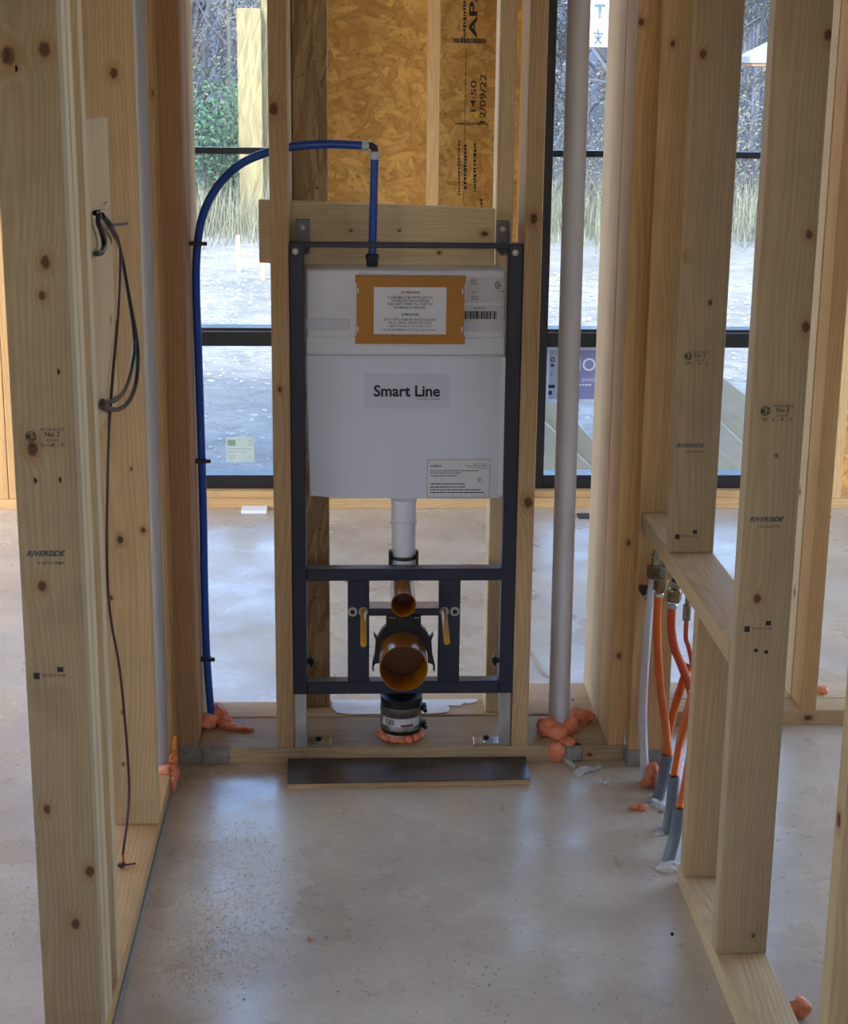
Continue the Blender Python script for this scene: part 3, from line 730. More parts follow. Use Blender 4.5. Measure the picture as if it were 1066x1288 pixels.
for k in range(16):
    t_ = 2*PI*k/16; rad = CR-.003+rr.uniform(-.002, .003); pc.append(((CX+rad*math.cos(t_), CY+rad*math.sin(t_), .046), (.011, .011, rr.uniform(.007, .011))))
foam('spray_foam', pc, 'ring of salmon spray foam around the base of the banded coupling')

# ================================================================ PIPES
BLUE = NT('blue_pex', .32); BLUE.col(BLUE.mix(BLUE.noise(BLUE.obj(), 30), lin((18, 78, 182)), lin((12, 62, 156)))); BLUE = BLUE.m
SLV = flat('translucent_ring', (186, 196, 214), .4)
yb = .085
SP = empty('supply_pipe', P(267, 914, 'Z', .038), 'blue plastic water supply pipe arching from the floor plate to the cistern', 'water pipe')
base = P(267, 914, 'Z', .036)
pts = [base, P(263, 870, 'Y', .130), P(259.5, 820, 'Y', .128), P(257, 740, 'Y', .125), P(255.5, 650, 'Y', .122), P(253, 560, 'Y', .118), P(249.5, 450, 'Y', .112), P(246.5, 360, 'Y', .108), P(248.5, 305, 'Y', .104), P(257, 265, 'Y', .10), P(276, 231, 'Y', .096), P(303, 206, 'Y', .09), P(338, 191, 'Y', yb), P(368, 184.5, 'Y', yb), P(410, 181.5, 'Y', yb), P(460, 183, 'Y', yb)]
build('tube', tube(B(), catmull(pts, 8), .0089, 18), BLUE, SP, True)
el, er = P(460, 183, 'Y', yb), P(470.5, 193, 'Y', yb); nt_ = P(468, 322, 'Y', yb)
build('tube', tube(B(), [P(471, 196, 'Y', yb), P(469.5, 260, 'Y', yb), nt_], .0086, 18), BLUE, SP, True)
elb = P(471, 184, 'Y', yb)
build('elbow', tube(B(), [P(463, 183.2, 'Y', yb), elb+Vector((-.006, 0, .001)), elb+Vector((.0, 0, -.003)), P(471.2, 192, 'Y', yb)], .0074, 12), BLACKP, SP, True)
for a_, b_ in ((P(455, 183, 'Y', yb), P(463.8, 183.3, 'Y', yb)), (P(471, 190.5, 'Y', yb), P(470.8, 200.5, 'Y', yb))):
    build('ring', tube(B(), [a_, a_*.9+b_*.1, a_*.1+b_*.9, b_], [.0102, .0112, .0112, .0102], 20), SLV, SP, True)
zn = nt_.z
build('connector_tail', lathe(B(), [(.0078, zn-.008), (.0078, zn+.03)], (nt_.x, yb, 0), 20), flat('grey_tail', (150, 156, 168), .4), SP, True)
build('connector_nut', lathe(B(), [(.010, zn-.028), (.0125, zn-.025), (.0125, zn-.006), (.0145, zn-.005), (.0145, zn+.003), (.011, zn+.005)], (nt_.x, yb, 0), 8), DARKM, SP)
for k, (u, v, Y) in enumerate(((249, 306, .104), (254, 579, .119), (259.5, 828, .128))):
    c = P(u, v, 'Y', Y); nm = ('upper', 'middle', 'lowest')[k]
    bm = B(); n = 20
    ring = []
    for q_ in range(n+1):
        t_ = -PI*.95+1.9*PI*q_/n; ring.append(c+Vector((.0112*math.cos(t_), .0112*math.sin(t_), 0)))
    tube(bm, ring, .0028, 8); 
    for dz in (0,): box(bm, -.4655, c.x-.009, c.y-.006, c.y+.006, c.z-.0045, c.z+.0045, bev=.001)
    box(bm, c.x+.009, c.x+.020, c.y-.012, c.y-.004, c.z-.004, c.z+.004, bev=.001); box(bm, c.x-.014, c.x+.012, c.y-.0145, c.y-.010, c.z-.004, c.z+.004, bev=.001)
    build('pipe_clip', bm, BLACKP, None, True, label='black clip holding the blue pipe, %s of the three' % nm, cat='pipe clip', group='black clips along the blue pipe')
bx0 = base.x; by0 = base.y
foam('spray_foam', [((bx0-.012, by0-.012, .055), (.026, .022, .018)), ((bx0+.012, by0+.012, .060), (.022, .02, .026)), ((bx0-.02, by0-.005, .052), (.015, .02, .016)), ((bx0+.03, by0-.012, .052), (.018, .014, .017)), ((bx0+.045, by0-.022, .046), (.016, .009, .009)), ((bx0+.066, by0-.030, .043), (.018, .007, .006)), ((bx0+.088, by0-.034, .042), (.010, .007, .005))], 'salmon spray foam blob at the foot of the blue pipe', seed=3)
PVC = flat('white_pvc', (206, 206, 216), .38, var=.025, scale=5)
b_ = P(702, 917, 'Z', .04); t_ = P(728, 0, 'Y', b_.y); d = (t_-b_)/(t_.z-b_.z)
build('drain_pipe', tube(B(), [b_-d*.002, b_+d*1.2, b_+d*(2.7-.04)], .0243, 32), PVC, None, True, label='thick white plastic pipe rising from foam at the right of the toilet frame', cat='pipe')
b_ = b_-Vector((.012, 0, 0))
foam('spray_foam', [((b_.x-.020, b_.y-.030, .058), (.024, .022, .024)), ((b_.x+.004, b_.y-.044, .050), (.026, .024, .020)), ((b_.x+.024, b_.y-.030, .050), (.018, .02, .016)), ((b_.x+.036, b_.y-.010, .055), (.022, .02, .02)), ((b_.x-.004, b_.y-.092, .020), (.020, .012, .024)), ((b_.x+.024, b_.y-.075, .036), (.018, .02, .014))], 'large salmon spray foam lump at the foot of the thick white pipe', seed=11)
foam('spray_foam', [((P(728, 903, 'Z', .05)), (.026, .024, .022)), ((P(738, 900, 'Z', .05)), (.014, .016, .015)), ((P(722, 897, 'Z', .055)), (.012, .014, .018))], 'crumbly orange foam lump behind the thick white pipe', seed=17)
# slim white pipe in the left wall
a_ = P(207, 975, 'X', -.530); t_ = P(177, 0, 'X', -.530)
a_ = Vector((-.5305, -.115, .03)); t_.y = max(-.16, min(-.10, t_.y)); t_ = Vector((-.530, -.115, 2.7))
build('riser_pipe', tube(B(), [a_, (a_+t_)/2, t_], .0135, 24), flat('shaded_white_pvc', (164, 161, 164), .42, var=.03, scale=5), None, True, label='slim white pipe standing inside the left stud wall', cat='pipe')  # white pipe greyed in its base colour to stand for shade
foam('spray_foam', [((-.522, -.125, .044), (.018, .02, .014)), ((-.508, -.10, .055), (.010, .014, .018)), ((-.504, -.128, .034), (.010, .016, .020)), ((-.506, -.150, .020), (.008, .012, .016))], 'salmon spray foam at the foot of the slim white pipe', seed=23)
build('spray_foam', tube(B(), catmull([P(219, 940, 'X', XL+.006), P(220, 925, 'X', XL+.008), P(217, 953, 'X', XL+.006), P(214, 958, 'X', XL+.004)][1::-1]+[P(219, 946, 'X', XL+.006), P(214, 957, 'X', XL+.004)], 6), .0045, 8), flat('bright_orange_foam', (224, 128, 40), .5), None, True, label='thin bright orange foam bead on the left corner stud', cat='spray foam')

# pipes rising beneath the sill on the right
ORANGE = NT('orange_tubing', .36); ORANGE.col(ORANGE.mix(ORANGE.noise(ORANGE.obj(), 25), lin((226, 112, 28)), lin((206, 92, 20)))); ORANGE = ORANGE.m
RORANGE = NT('red_orange_tubing', .36); RORANGE.col(RORANGE.mix(RORANGE.noise(RORANGE.obj(), 25), lin((214, 84, 34)), lin((196, 70, 26)))); RORANGE = RORANGE.m
CONDUIT = flat('grey_conduit', (104, 112, 124), .35, var=.05)
NICK = flat('nickel_brass', (150, 140, 118), .3, 1., var=.15, scale=60)
def path(lst): return catmull([P(u, v, 'Y', y) for u, v, y in lst], 8)
wp = path([(821, 728, -.055), (817, 760, -.06), (812, 820, -.075), (808, 900, -.10), (811, 982, -.124)])
WPI = empty('water_pipe', wp[-1], 'white plastic tube below the low sill, beside the orange tubes', 'water pipe')
build('tube', tube(B(), wp, .0095, 18), PVC, WPI, True)
def fitting(parent, u, v, y, top_v, s=1.):
    c = P(u, v, 'Y', y); tp = P(u+ (v-top_v)*.18, top_v, 'Y', y)
    ax = (tp-c).normalized(); L = (tp-c).length
    def seg(nm, t0, t1, r0, r1, n, mat):
        build(nm, tube(B(), [c+ax*t0, c+ax*(t0*.85+t1*.15), c+ax*(t0*.15+t1*.85), c+ax*t1], [r0*.9, r0, r1, r1*.9], n), mat, parent)
    seg('crimp_ring', -.012, -.002, .0108*s, .0108*s, 20, STEEL)
    seg('nut', .002, .030, .0155*s, .0165*s, 6, NICK)
    seg('fitting_body', .030, max(L, .05), .0105*s, .0112*s, 16, NICK)
    seg('lock_ring', max(L, .05)*.80, max(L, .05)*.86, .0135*s, .0135*s, 18, STEEL)
fitting(WPI, 820.5, 728, -.055, 694, .95)
def orange(label, lst, mat, fit=None, r=.0092):
    pts = path(lst); o = empty('heating_tube', pts[-1], label, 'pipe', 'orange heating tubes under the sill')
    build('tube', tube(B(), pts, r, 16), mat, o, True)
    if fit: fitting(o, *fit)
    return o
# grey sleeves out of the slab
def sleeve(label, bu, bv, tu, tv, lean=.02):
    b0 = P(bu, bv, 'Z', -.005); t0 = P(tu, tv, 'Y', b0.y+lean); mid = (b0+t0)/2+Vector((.004, .006, -.004))
    pts = catmull([b0, mid, t0], 8)
    bm = B(); tube(bm, pts, .0122, 20, caps=True)
    o = empty('conduit_sleeve', b0, label, 'conduit', 'grey conduit sleeves in the slab'); build('sleeve', bm, CONDUIT, o, True)
    d = (pts[-1]-pts[-2]).normalized(); build('mouth', tube(B(), [t0-d*.002, t0+d*.0006], .0100, 18), BLACKP, o)
    return t0
s1 = sleeve('farthest grey conduit sleeve, nearest the white tube', 826, 1008, 839, 950)
s2 = sleeve('middle grey conduit sleeve holding an orange tube', 838, 1050, 847, 976)
s3 = sleeve('nearest grey conduit sleeve beside the short stud', 839, 1086, 854, 1017)
o1 = orange('orange tube running straight down from the middle fitting', [(827.5, 748, -.10), (826, 790, -.105), (829, 850, -.12), (836, 905, -.15), (841, 952, s1.y)], ORANGE, (829, 744, -.10, 706))
o2 = orange('red-orange tube curving right from the nearest fitting', [(844.5, 764, -.20), (844, 790, -.20), (848, 815, -.19), (857, 838, -.17), (868, 868, -.15), (872, 900, -.14)], RORANGE, (846, 758, -.20, 728))
o3 = orange('orange tube slanting behind the straight one', [(866, 835, -.10), (856, 865, -.11), (847, 895, -.12), (839, 930, -.13), (832, 975, -.15), (829, 1000, -.17)], ORANGE)
o4 = orange('orange tube bent into the middle grey sleeve', [(871, 870, -.26), (862, 905, -.27), (855, 935, -.28), (848, 978, s2.y)], ORANGE)
o5 = orange('orange tube entering the nearest grey sleeve', [(868, 950, -.40), (862, 985, -.41), (855, 1019, s3.y)], ORANGE)
build('tube_sleeve', tube(B(), [P(828, 996, 'Y', -.165), P(831, 972, 'Y', -.15)], .0105, 16), flat('pink_sleeve', (222, 188, 180), .6), o3, True)
# steel valve piece hanging beside the short stud
vl = P(863.5, 768, 'Y', -.30)
VV = empty('shutoff_valve', vl, 'small metal valve hanging beside the short stud under the sill', 'valve')
build('valve_body', lathe(B(), [(.005, -.022), (.0085, -.02), (.0085, .012), (.005, .014), (.005, .05)], vl, 16), NICK, VV, True)
build('lever', tube(B(), catmull([vl+Vector((0, 0, .045)), vl+Vector((-.012, 0, .052)), vl+Vector((-.022, .0, .062)), vl+Vector((-.034, 0, .066))], 5), .004, 8), DARKM, VV, True)
build('valve_tail', tube(B(), catmull([vl+Vector((0, 0, -.02)), vl+Vector((.001, 0, -.06)), P(866, 815, 'Y', -.29), P(873, 850, 'Y', -.28)], 6), .005, 10), RORANGE, VV, True)
cb = P(813, 744, 'Y', -.033)
bm = B(); prism(bm, [(cb.x-.018, cb.z+.016), (cb.x+.008, cb.z+.014), (cb.x+.020, cb.z+.004), (cb.x+.020, cb.z-.014), (cb.x-.004, cb.z-.016), (cb.x-.018, cb.z+.004)], -.046, -.031)
BC = build('pipe_bracket', bm, BLACKP, None, label='black plastic bracket fixing the white tube to the corner stud', cat='bracket')
build('screw', lathe(B(), [(.004, 0), (.004, -.002), (.002, -.003)], (cb.x-.005, -.046, cb.z-.007), 12, 'Y'), STEEL, BC)
foam('spray_foam', [(P(820, 975, 'Z', .02), (.018, .016, .026)), (P(812, 985, 'Z', .012), (.012, .01, .012)), (P(826, 985, 'Z', .012), (.008, .012, .018))], 'salmon spray foam at the foot of the white tube under the sill', seed=31)
foam('spray_foam', [(P(800, 1015, 'Z', .006), (.016, .008, .008)), (P(808, 1016, 'Z', .007), (.010, .008, .008))], 'small salmon foam scrap lying on the slab near the grey sleeves', seed=37)
foam('spray_foam', [(P(1006, 1268, 'Z', .016), (.018, .016, .018))], 'salmon foam lump on the slab beside the near right plate', seed=41)
foam('spray_foam', [(P(1034, 868, 'Z', .048), (.014, .012, .011))], 'salmon foam lump on the far right rear plate', seed=43)
PM = flat('pale_mortar', (196, 194, 192), .9, var=.2, scale=90, bump=.6)
for k, (lst, lab) in enumerate((([(828, 1013, .018), (821, 1008, .012), (834, 1020, .010)], 'crumbly pale mortar at the foot of the farthest grey sleeve'),
                                ([(832, 1042, .015), (828, 1048, .012), (836, 1046, .010)], 'crumbly pale mortar at the foot of the middle grey sleeve'),
                                ([(836, 1092, .020), (843, 1095, .016), (846, 1088, .014)], 'crumbly pale mortar at the foot of the nearest grey sleeve'))):
    bm = B()
    for q, (u, v, r) in enumerate(lst): blob(bm, P(u, v, 'Z', .002), (r, r*.8, r*.5), k*3.3+q, .5, 2.5, 2)
    build('mortar_crumb', bm, PM, None, label=lab, cat='mortar', group='mortar lumps around the grey sleeves')

# ================================================================ CABLES ON THE LEFT
CABB = flat('black_cable_jacket', (18, 18, 20), .4); CABR = flat('maroon_cable_jacket', (74, 34, 40), .5)
def xpath(lst): return catmull([P(u, v, 'X', x) for u, v, x in lst], 6)
xb = XL-.001
build('cable_hook', tube(B(), xpath([(119, 268, xb), (124, 268, xb+.005), (124, 280, xb+.006), (128, 292, xb+.006), (131, 306, xb+.006), (128, 317, xb+.006), (121, 319, xb+.006)]), .0045, 10), CABB, None, True, label='short black cable end hooked over the pale block in the left wall', cat='cable')
CC = empty('cable_coil', P(130, 270, 'X', xb), 'long black cable looped from the staple on the pale block', 'cable')
build('loop', tube(B(), xpath([(128, 270, xb+.004), (136, 282, xb+.006), (148, 305, xb+.003), (156, 345, xb-.004), (164, 385, xb-.004), (171, 425, xb-.004), (173, 455, xb-.004), (170, 485, xb-.004), (161, 506, xb-.002), (148, 515, xb), (136, 513, xb+.004), (129, 507, xb+.005)]), .0042, 10), CABB, CC, True)
build('loop', tube(B(), xpath([(130, 272, xb+.006), (140, 285, xb+.008), (152, 320, xb+.002), (162, 375, xb), (169, 425, xb), (166, 460, xb), (158, 488, xb), (146, 503, xb+.003), (134, 505, xb+.006), (129, 504, xb+.007)]), .0036, 10), CABB, CC, True)
st = P(131, 266, 'X', xb)
build('staple', tube(B(), [st+Vector((-.012, -.02, .006)), st+Vector((.004, -.02, .006)), st+Vector((.004, .03, .012)), st+Vector((-.012, .03, .012))], .0016, 8), STEEL, None, True, label='wire staple on the pale block above the black cable coil', cat='staple')
GW = empty('ground_wire', P(155, 1090, 'Z', .038), 'thin maroon wire hanging down the left wall to the bottom plate', 'wire')
wpts = xpath([(138, 283, xb+.01), (148, 300, xb+.008), (151, 330, xb+.002), (148, 400, xb), (143, 460, xb+.002), (139, 510, xb+.002), (136, 560, xb-.002), (134, 690, xb-.012), (138, 770, xb-.022), (150, 840, xb-.028), (158, 920, xb-.032), (162, 985, xb-.034), (160, 1030, xb-.036), (156, 1062, xb-.038)])
end = P(155, 1086, 'Z', .046)
build('strand', tube(B(), wpts+[end+Vector((0, 0, .02))], .0026, 8), CABR, GW, True)
build('bare_end', tube(B(), [end+Vector((0, 0, .022)), end], .0024, 8), flat('copper', (196, 120, 78), .35, .9), GW, True)
build('end_twist', blob(tube(B(), [end+Vector((0, 0, -.004)), end+Vector((.022, .01, -.005))], .0016, 6), end+Vector((-.003, -.004, -.001)), (.007, .007, .006), 5, .5, 3, 2), CABR, GW)
build('wire_scrap', tube(B(), [P(140, 283, 'X', xb+.01), P(160, 281, 'X', xb-.004)], .0022, 8), CABR, None, True, label='short reddish stub sticking out beside the black cable coil', cat='wire')

# ================================================================ LOOSE THINGS
DK = NT('dark_film_face', .3); _n = DK.noise(DK.obj(), 9, 5, .6); DK.col(DK.mix(DK.mr(_n, .4, .75), lin((44, 40, 40)), lin((92, 84, 80)))); DK.set(DK.b.inputs['Roughness'], DK.mr(_n, .3, .7, .22, .5)); DK = DK.m
a_, b_, c_, d_ = P(361, 988, 'Z', .012), P(667, 981, 'Z', .012), P(660, 950, 'Z', .012), P(362, 957, 'Z', .012)
b_.y = -.128; a_.y = -.142; c_.y = -.004; d_.y = -.004
PB = empty('loose_board', ((a_.x+b_.x)/2, -.07, 0), 'dark film-faced board lying on the slab below the toilet frame', 'board')
def slab4(q4, z0, z1, bev):
    bm = B(); v0 = [bm.verts.new((q.x, q.y, z0)) for q in q4]; v1 = [bm.verts.new((q.x, q.y, z1)) for q in q4]
    bm.faces.new(v0[::-1]); bm.faces.new(v1)
    for k in range(4): bm.faces.new((v0[k], v0[(k+1) % 4], v1[(k+1) % 4], v1[k]))
    if bev: bmesh.ops.bevel(bm, geom=list(bm.edges), offset=bev, segments=2, affect='EDGES')
    return bm
build('plywood_core', slab4([a_, b_, c_, d_], .0005, .0125, .001), lumber('X', 'tan', stain=.3), PB); build('film_face', slab4([a_, b_, c_, d_], .0125, .0145, .0006), DK, PB)
SCR = flat('white_scrap', (240, 240, 240), .6)
rr = random.Random(11)
def scrap(u, v, w_, l_, seed, label):
    c = P(u, v, 'Z', 0); bm = B(); n = 5; rows = []
    r_ = random.Random(seed); an = r_.uniform(0, PI)
    for i in range(n+1):
        t_ = i/n-.5; wob = r_.uniform(-.25, .25)*w_
        row = []
        for j in range(3):
            s_ = j/2-.5; x, y = t_*l_, s_*w_*(1-.5*abs(t_))+wob
            row.append(bm.verts.new((c.x+x*math.cos(an)-y*math.sin(an), c.y+x*math.sin(an)+y*math.cos(an), .0035+abs(math.sin(i*1.3+seed))*.010*(j != 1)+.004*(i % 2))))
        rows.append(row)
    fs = []
    for p_, q_ in zip(rows, rows[1:]):
        for j in range(2): fs.append(bm.faces.new((p_[j], p_[j+1], q_[j+1], q_[j])))
    bmesh.ops.solidify(bm, geom=fs, thickness=.0015)
    zm = min(v_.co.z for v_ in bm.verts)
    for v_ in bm.verts: v_.co.z -= zm-.0003
    build('plastic_scrap', bm, SCR, None, label=label, cat='scrap', group='white scraps on the slab by the thick pipe')
scrap(735, 972, .030, .055, 3, 'largest crumpled white scrap on the slab below the thick white pipe')
scrap(717, 963, .014, .040, 5, 'long thin white scrap just right of the dark board')
scrap(750, 969, .012, .026, 8, 'small upright white scrap, rearmost of the group near the corner')
scrap(760, 987, .012, .022, 2, 'tiny white scrap nearest the orange foam scrap')
p = P(320, 642, 'Z', 0)
build('tile_offcut', bx(p.x-.045, p.x+.045, p.y-.05, p.y+.03, 0.0005, .012, bev=.001), SCR, None, label='white rectangular offcut on the floor below the left window', cat='offcut')
p = P(734, 650, 'Z', 0); OC = build('dark_tile', bx(p.x-.022, p.x+.022, p.y-.03, p.y+.03, 0.0005, .006, bev=.001), flat('charcoal_tile', (40, 42, 48), .5), None, label='small charcoal tile on the floor below the right window', cat='tile')
foam('foam_crumb', [(P(389, 1181, 'Z', .003), (.004, .004, .004))], 'tiny salmon foam crumb on the open slab', seed=51)
# cord lying behind the right stud and pipe
build('tan_cord', tube(B(), catmull([P(640, 790, 'Z', .004), P(668, 822, 'Z', .004), P(682, 845, 'Z', .004), P(700, 858, 'Z', .004), P(720, 880, 'Z', .05)], 8), .003, 8), flat('tan_cord', (168, 148, 124), .6), None, True, label='thin tan cord on the floor behind the thick white pipe', cat='cord')
# black clip on the far right stud
p = P(1061, 325, 'Y', .22)
bm = B(); box(bm, 1.0115, p.x+.03, .215, .235, p.z+.03, p.z+.045, bev=.002); box(bm, 1.0115, p.x+.03, .215, .235, p.z-.05, p.z-.035, bev=.002); box(bm, p.x+.012, p.x+.03, .218, .232, p.z-.04, p.z+.035, bev=.002)
build('wall_bracket', bm, BLACKP, None, label='black plastic bracket on the far right double stud', cat='bracket')
# chips and sawdust
rr = random.Random(21)
def chips(name, spots, n, label, mat, smin=.0015, smax=.007):
    bm = B()
    for k in range(n):
        c, sx, sy = rr.choice(spots)
        x, y = rr.gauss(c[0], sx), rr.gauss(c[1], sy)
        if (abs(x-XL) < .10 and x < XL+.006) or x > XR-.012 and y > -1.7 and x < XR+.1: continue
        if -.03 < y < .42 and x > -.62 or y > 2.24: continue
        l, w_ = rr.uniform(smin, smax)*rr.random()**.6+smin*.3, rr.uniform(smin, smin*1.6); an = rr.uniform(0, PI); ca, sa = math.cos(an), math.sin(an)
        z = .0004+rr.uniform(0, .0016); tz = rr.uniform(0, .002)
        vs = [bm.verts.new((x+ca*a_*l-sa*b_*w_, y+sa*a_*l+ca*b_*w_, z+(tz if a_ > 0 else 0)+(.0006 if b_ > 0 else 0))) for a_, b_ in ((-1, -.6), (1, -1), (.8, 1), (-1, .7))]
        bm.faces.new(vs)
    return build(name, bm, mat, None, label=label, cat='shavings', kind='stuff')
SD = NT('wood_shaving', .8); SD.col(SD.mix(SD.noise(SD.obj(), 200), lin((232, 208, 172)), lin((164, 138, 104)))); SD = SD.m
def g(u, v): p = P(u, v, 'Z', 0); return (p.x, p.y)
chips('wood_shavings', [(g(250, 1170), .045, .06), (g(290, 1110), .06, .08), (g(270, 1200), .05, .05), (g(320, 1140), .08, .10), (g(300, 1060), .06, .05), (g(240, 1220), .04, .05), (g(360, 1200), .15, .15)], 2000, 'pale wood shavings scattered on the slab along the left wall', SD, .0007, .0042)
chips('wood_shavings', [(g(20, 1120), .06, .10), (g(25, 1180), .06, .08), (g(15, 960), .12, .25), (g(30, 860), .2, .4)], 900, 'pale wood shavings on the floor left of the left wall', SD, .0008, .0045)
chips('floor_grit', [(g(520, 1150), .28, .3), (g(640, 1230), .2, .12), (g(990, 1040), .10, .35), (g(1040, 700), .4, .7), (g(300, 700), .25, .6), (g(520, 680), .3, .6), (g(30, 760), .3, .6)], 900, 'dark grit and crumbs scattered over the slab', flat('grit', (104, 94, 84), .9, var=.3), .0007, .0032)

# ---- stickers on the window glass
p, q_ = P(284, 550, 'Y', 2.397), P(320, 581, 'Y', 2.397)
S1 = build('window_sticker', bx(p.x, q_.x, 2.3965, 2.3978, q_.z, p.z), flat('faded_label', (186, 200, 194), .6), None, label='small pale rectangular label on the lower pane of the left window', cat='sticker')
gp = flat('faint_green_print', (120, 150, 130), .7)
W_, H_ = q_.x-p.x, p.z-q_.z
marks('print', [(p.x+W_*.05, p.x+W_*.34, p.z-H_*.34, p.z-H_*.10)]+[(p.x+W_*a_, p.x+W_*b_, p.z-H_*c_, p.z-H_*(c_-.02)) for a_, b_, c_ in ((.78, .95, .14), (.82, .95, .22), (.78, .95, .32), (.05, .9, .48), (.05, .7, .6), (.05, .4, .75), (.05, .35, .85))], gp, S1, 2.3965)
p, q_ = P(686, 437, 'Y', 2.397), P(775, 506, 'Y', 2.397)
x0, z1 = p.x+.002, .583; x1, z0 = .855, P(700, 506, 'Y', 2.397).z
S2 = build('window_sticker', bx(x0, x1, 2.3965, 2.3978, z0, z1), flat('sticker_pale', (196, 204, 224), .6), None, label='large lilac-grey label seen from behind on the lower pane of the right window', cat='sticker')
xl_ = P(717, 470, 'Y', 2.397).x
zt, zb = z1-.018, z0+.012
LIL = flat('sticker_lilac', (128, 128, 174), .6); WHT = flat('sticker_white', (216, 220, 234), .6); SGR = flat('sticker_grey', (150, 154, 176), .6)
marks('print', [(xl_-.012, x1-.006, zb, zt)], LIL, S2, 2.3965, .0004)
marks('print', [(x0+.014, x0+.055, zb, zt)], SGR, S2, 2.3965, .0004)
text('print', 'OI', WHT, S2, P(738, 458.5, 'Y', 2.3965), width=.062, height=.047, mirror=True, gap=.001)
text('print', 'OWS &', WHT, S2, P(736, 478, 'Y', 2.3965), width=.068, height=.012, mirror=True, gap=.001)
marks('print', [(xl_-.004+k*.012, xl_+.005+k*.012, P(736, 484, 'Y', 2.3965).z-.003, P(736, 484, 'Y', 2.3965).z+.003) for k in range(7)], WHT, S2, 2.3965, .001)
text('print', 'D', PRINT, S2, P(694.5, 452, 'Y', 2.3965), width=.016, height=.018, ang=PI/2, gap=.001, bold=.02)
marks('print', [(x0+.012, x0+.036, P(694, 486, 'Y', 2.3965).z-.006, P(694, 486, 'Y', 2.3965).z+.006), (x0+.013, x0+.026, P(692, 494, 'Y', 2.3965).z-.007, P(692, 494, 'Y', 2.3965).z+.007), (x0+.018, x0+.03, P(694, 459, 'Y', 2.3965).z-.006, P(694, 459, 'Y', 2.3965).z+.003), (x0+.02, x0+.024, P(694, 471, 'Y', 2.3965).z-.002, P(694, 471, 'Y', 2.3965).z+.002)], PRINT, S2, 2.3965, .001)

# ================================================================ OUTDOORS
GZ = -.3
GR = NT('gravel_ground', .95, 0, .1); p_ = GR.obj()
n1 = GR.noise(p_, .5, 5, .6); n2 = GR.noise(p_, 5, 6, .7); n3 = GR.noise(p_, 26, 5, .7)
c = GR.mix(GR.mr(n1, .35, .65), lin((128, 124, 117)), lin((156, 150, 141)))
c = GR.mix(GR.mr(n2, .40, .66, 0, .8), c, lin((108, 104, 98))); c = GR.mix(GR.mr(n3, .5, .75, 0, .5), c, lin((92, 90, 86)))
c = GR.mix(GR.mr(GR.sep(p_)[1], 15, 20, 0, .9), c, lin((98, 96, 74)))
c = GR.mix(GR.mr(GR.sep(p_)[1], 24, 30), c, GR.mix(n3, lin((86, 92, 100)), lin((60, 66, 76)))); GR.col(c); GR.bump(GR.math('ADD', n2, GR.math('MULTIPLY', n3, .5)), 1., .05)
bm = B(); nx, ny = 60, 60; grid = []
for j in range(ny+1):
    y = 2.45+(j/ny)**1.6*85; row = []
    for i in range(nx+1):
        x = -45+90*i/nx
        z = GZ+(.06*mnoise.noise(Vector((x*.35, y*.35, 0)))+.02*mnoise.noise(Vector((x*1.3, y*1.3, 3)))) + max(0, y-17)*.022 + max(0, y-27)*.16
        row.append(bm.verts.new((x, y, z)))
    grid.append(row)
for j in range(ny):
    for i in range(nx): bm.faces.new((grid[j][i], grid[j][i+1], grid[j+1][i+1], grid[j+1][i]))
build('ground', bm, GR.m, None, True, origin=(0, 0, 0), kind='structure')
def gz(x, y): return GZ+(.06*mnoise.noise(Vector((x*.35, y*.35, 0)))+.02*mnoise.noise(Vector((x*1.3, y*1.3, 3))))+max(0, y-17)*.022+max(0, y-27)*.16
# the yard beside and behind the house that the openings look onto
bm = B()
for lo, hi in (((-45, -45), (45, -7.1)), ((-45, -7.1), (-2.8, 2.45)), ((3.0, -7.1), (45, 2.45))):
    bm.faces.new([bm.verts.new(q) for q in ((lo[0], lo[1], GZ), (hi[0], lo[1], GZ), (hi[0], hi[1], GZ), (lo[0], hi[1], GZ))])
build('ground', bm, GR.m, None, origin=(0, 0, 0), kind='structure')

bm = B(); r = random.Random(8)
for k in range(5000):
    y = 2.9+9.5*r.random()**.8; x = r.uniform(-2.2, 4.6)*(y+3.4)/9; z = gz(x, y); q = r.uniform(.004, .014)*(1+.06*y)
    vs = [bm.verts.new((x+a_*q*r.uniform(.7, 1.3), y+b_*q*r.uniform(.7, 1.3), z+c_*q*.6)) for a_, b_, c_ in ((1, 0, 0), (0, 1, 0), (-1, 0, 0), (0, -1, 0), (0, 0, 1))]
    for t_ in range(4): bm.faces.new((vs[t_], vs[(t_+1) % 4], vs[4]))
build('yard_gravel', bm, flat('pebble', (150, 146, 138), .9, var=.3, scale=9), None, label='loose pale stones strewn over the yard', cat='gravel', kind='stuff')
BARK = [flat('grey_bark', (70, 73, 82), .9, var=.3, scale=12), flat('brown_bark', (60, 58, 62), .9, var=.3, scale=12)]
def leafm(name, c1, c2):
    a = NT(name, .6, 0, .2); a.col(a.mix(a.noise(a.obj(), 3.5, 3), lin(c1), lin(c2)))
    return a.m
LEAF = [leafm('straw_leaf', (106, 100, 80), (70, 73, 70)), leafm('rust_leaf', (92, 82, 72), (62, 62, 62)), leafm('olive_leaf', (112, 122, 84), (84, 96, 66))]
GREEN = leafm('evergreen_leaf', (70, 96, 66), (42, 64, 50))
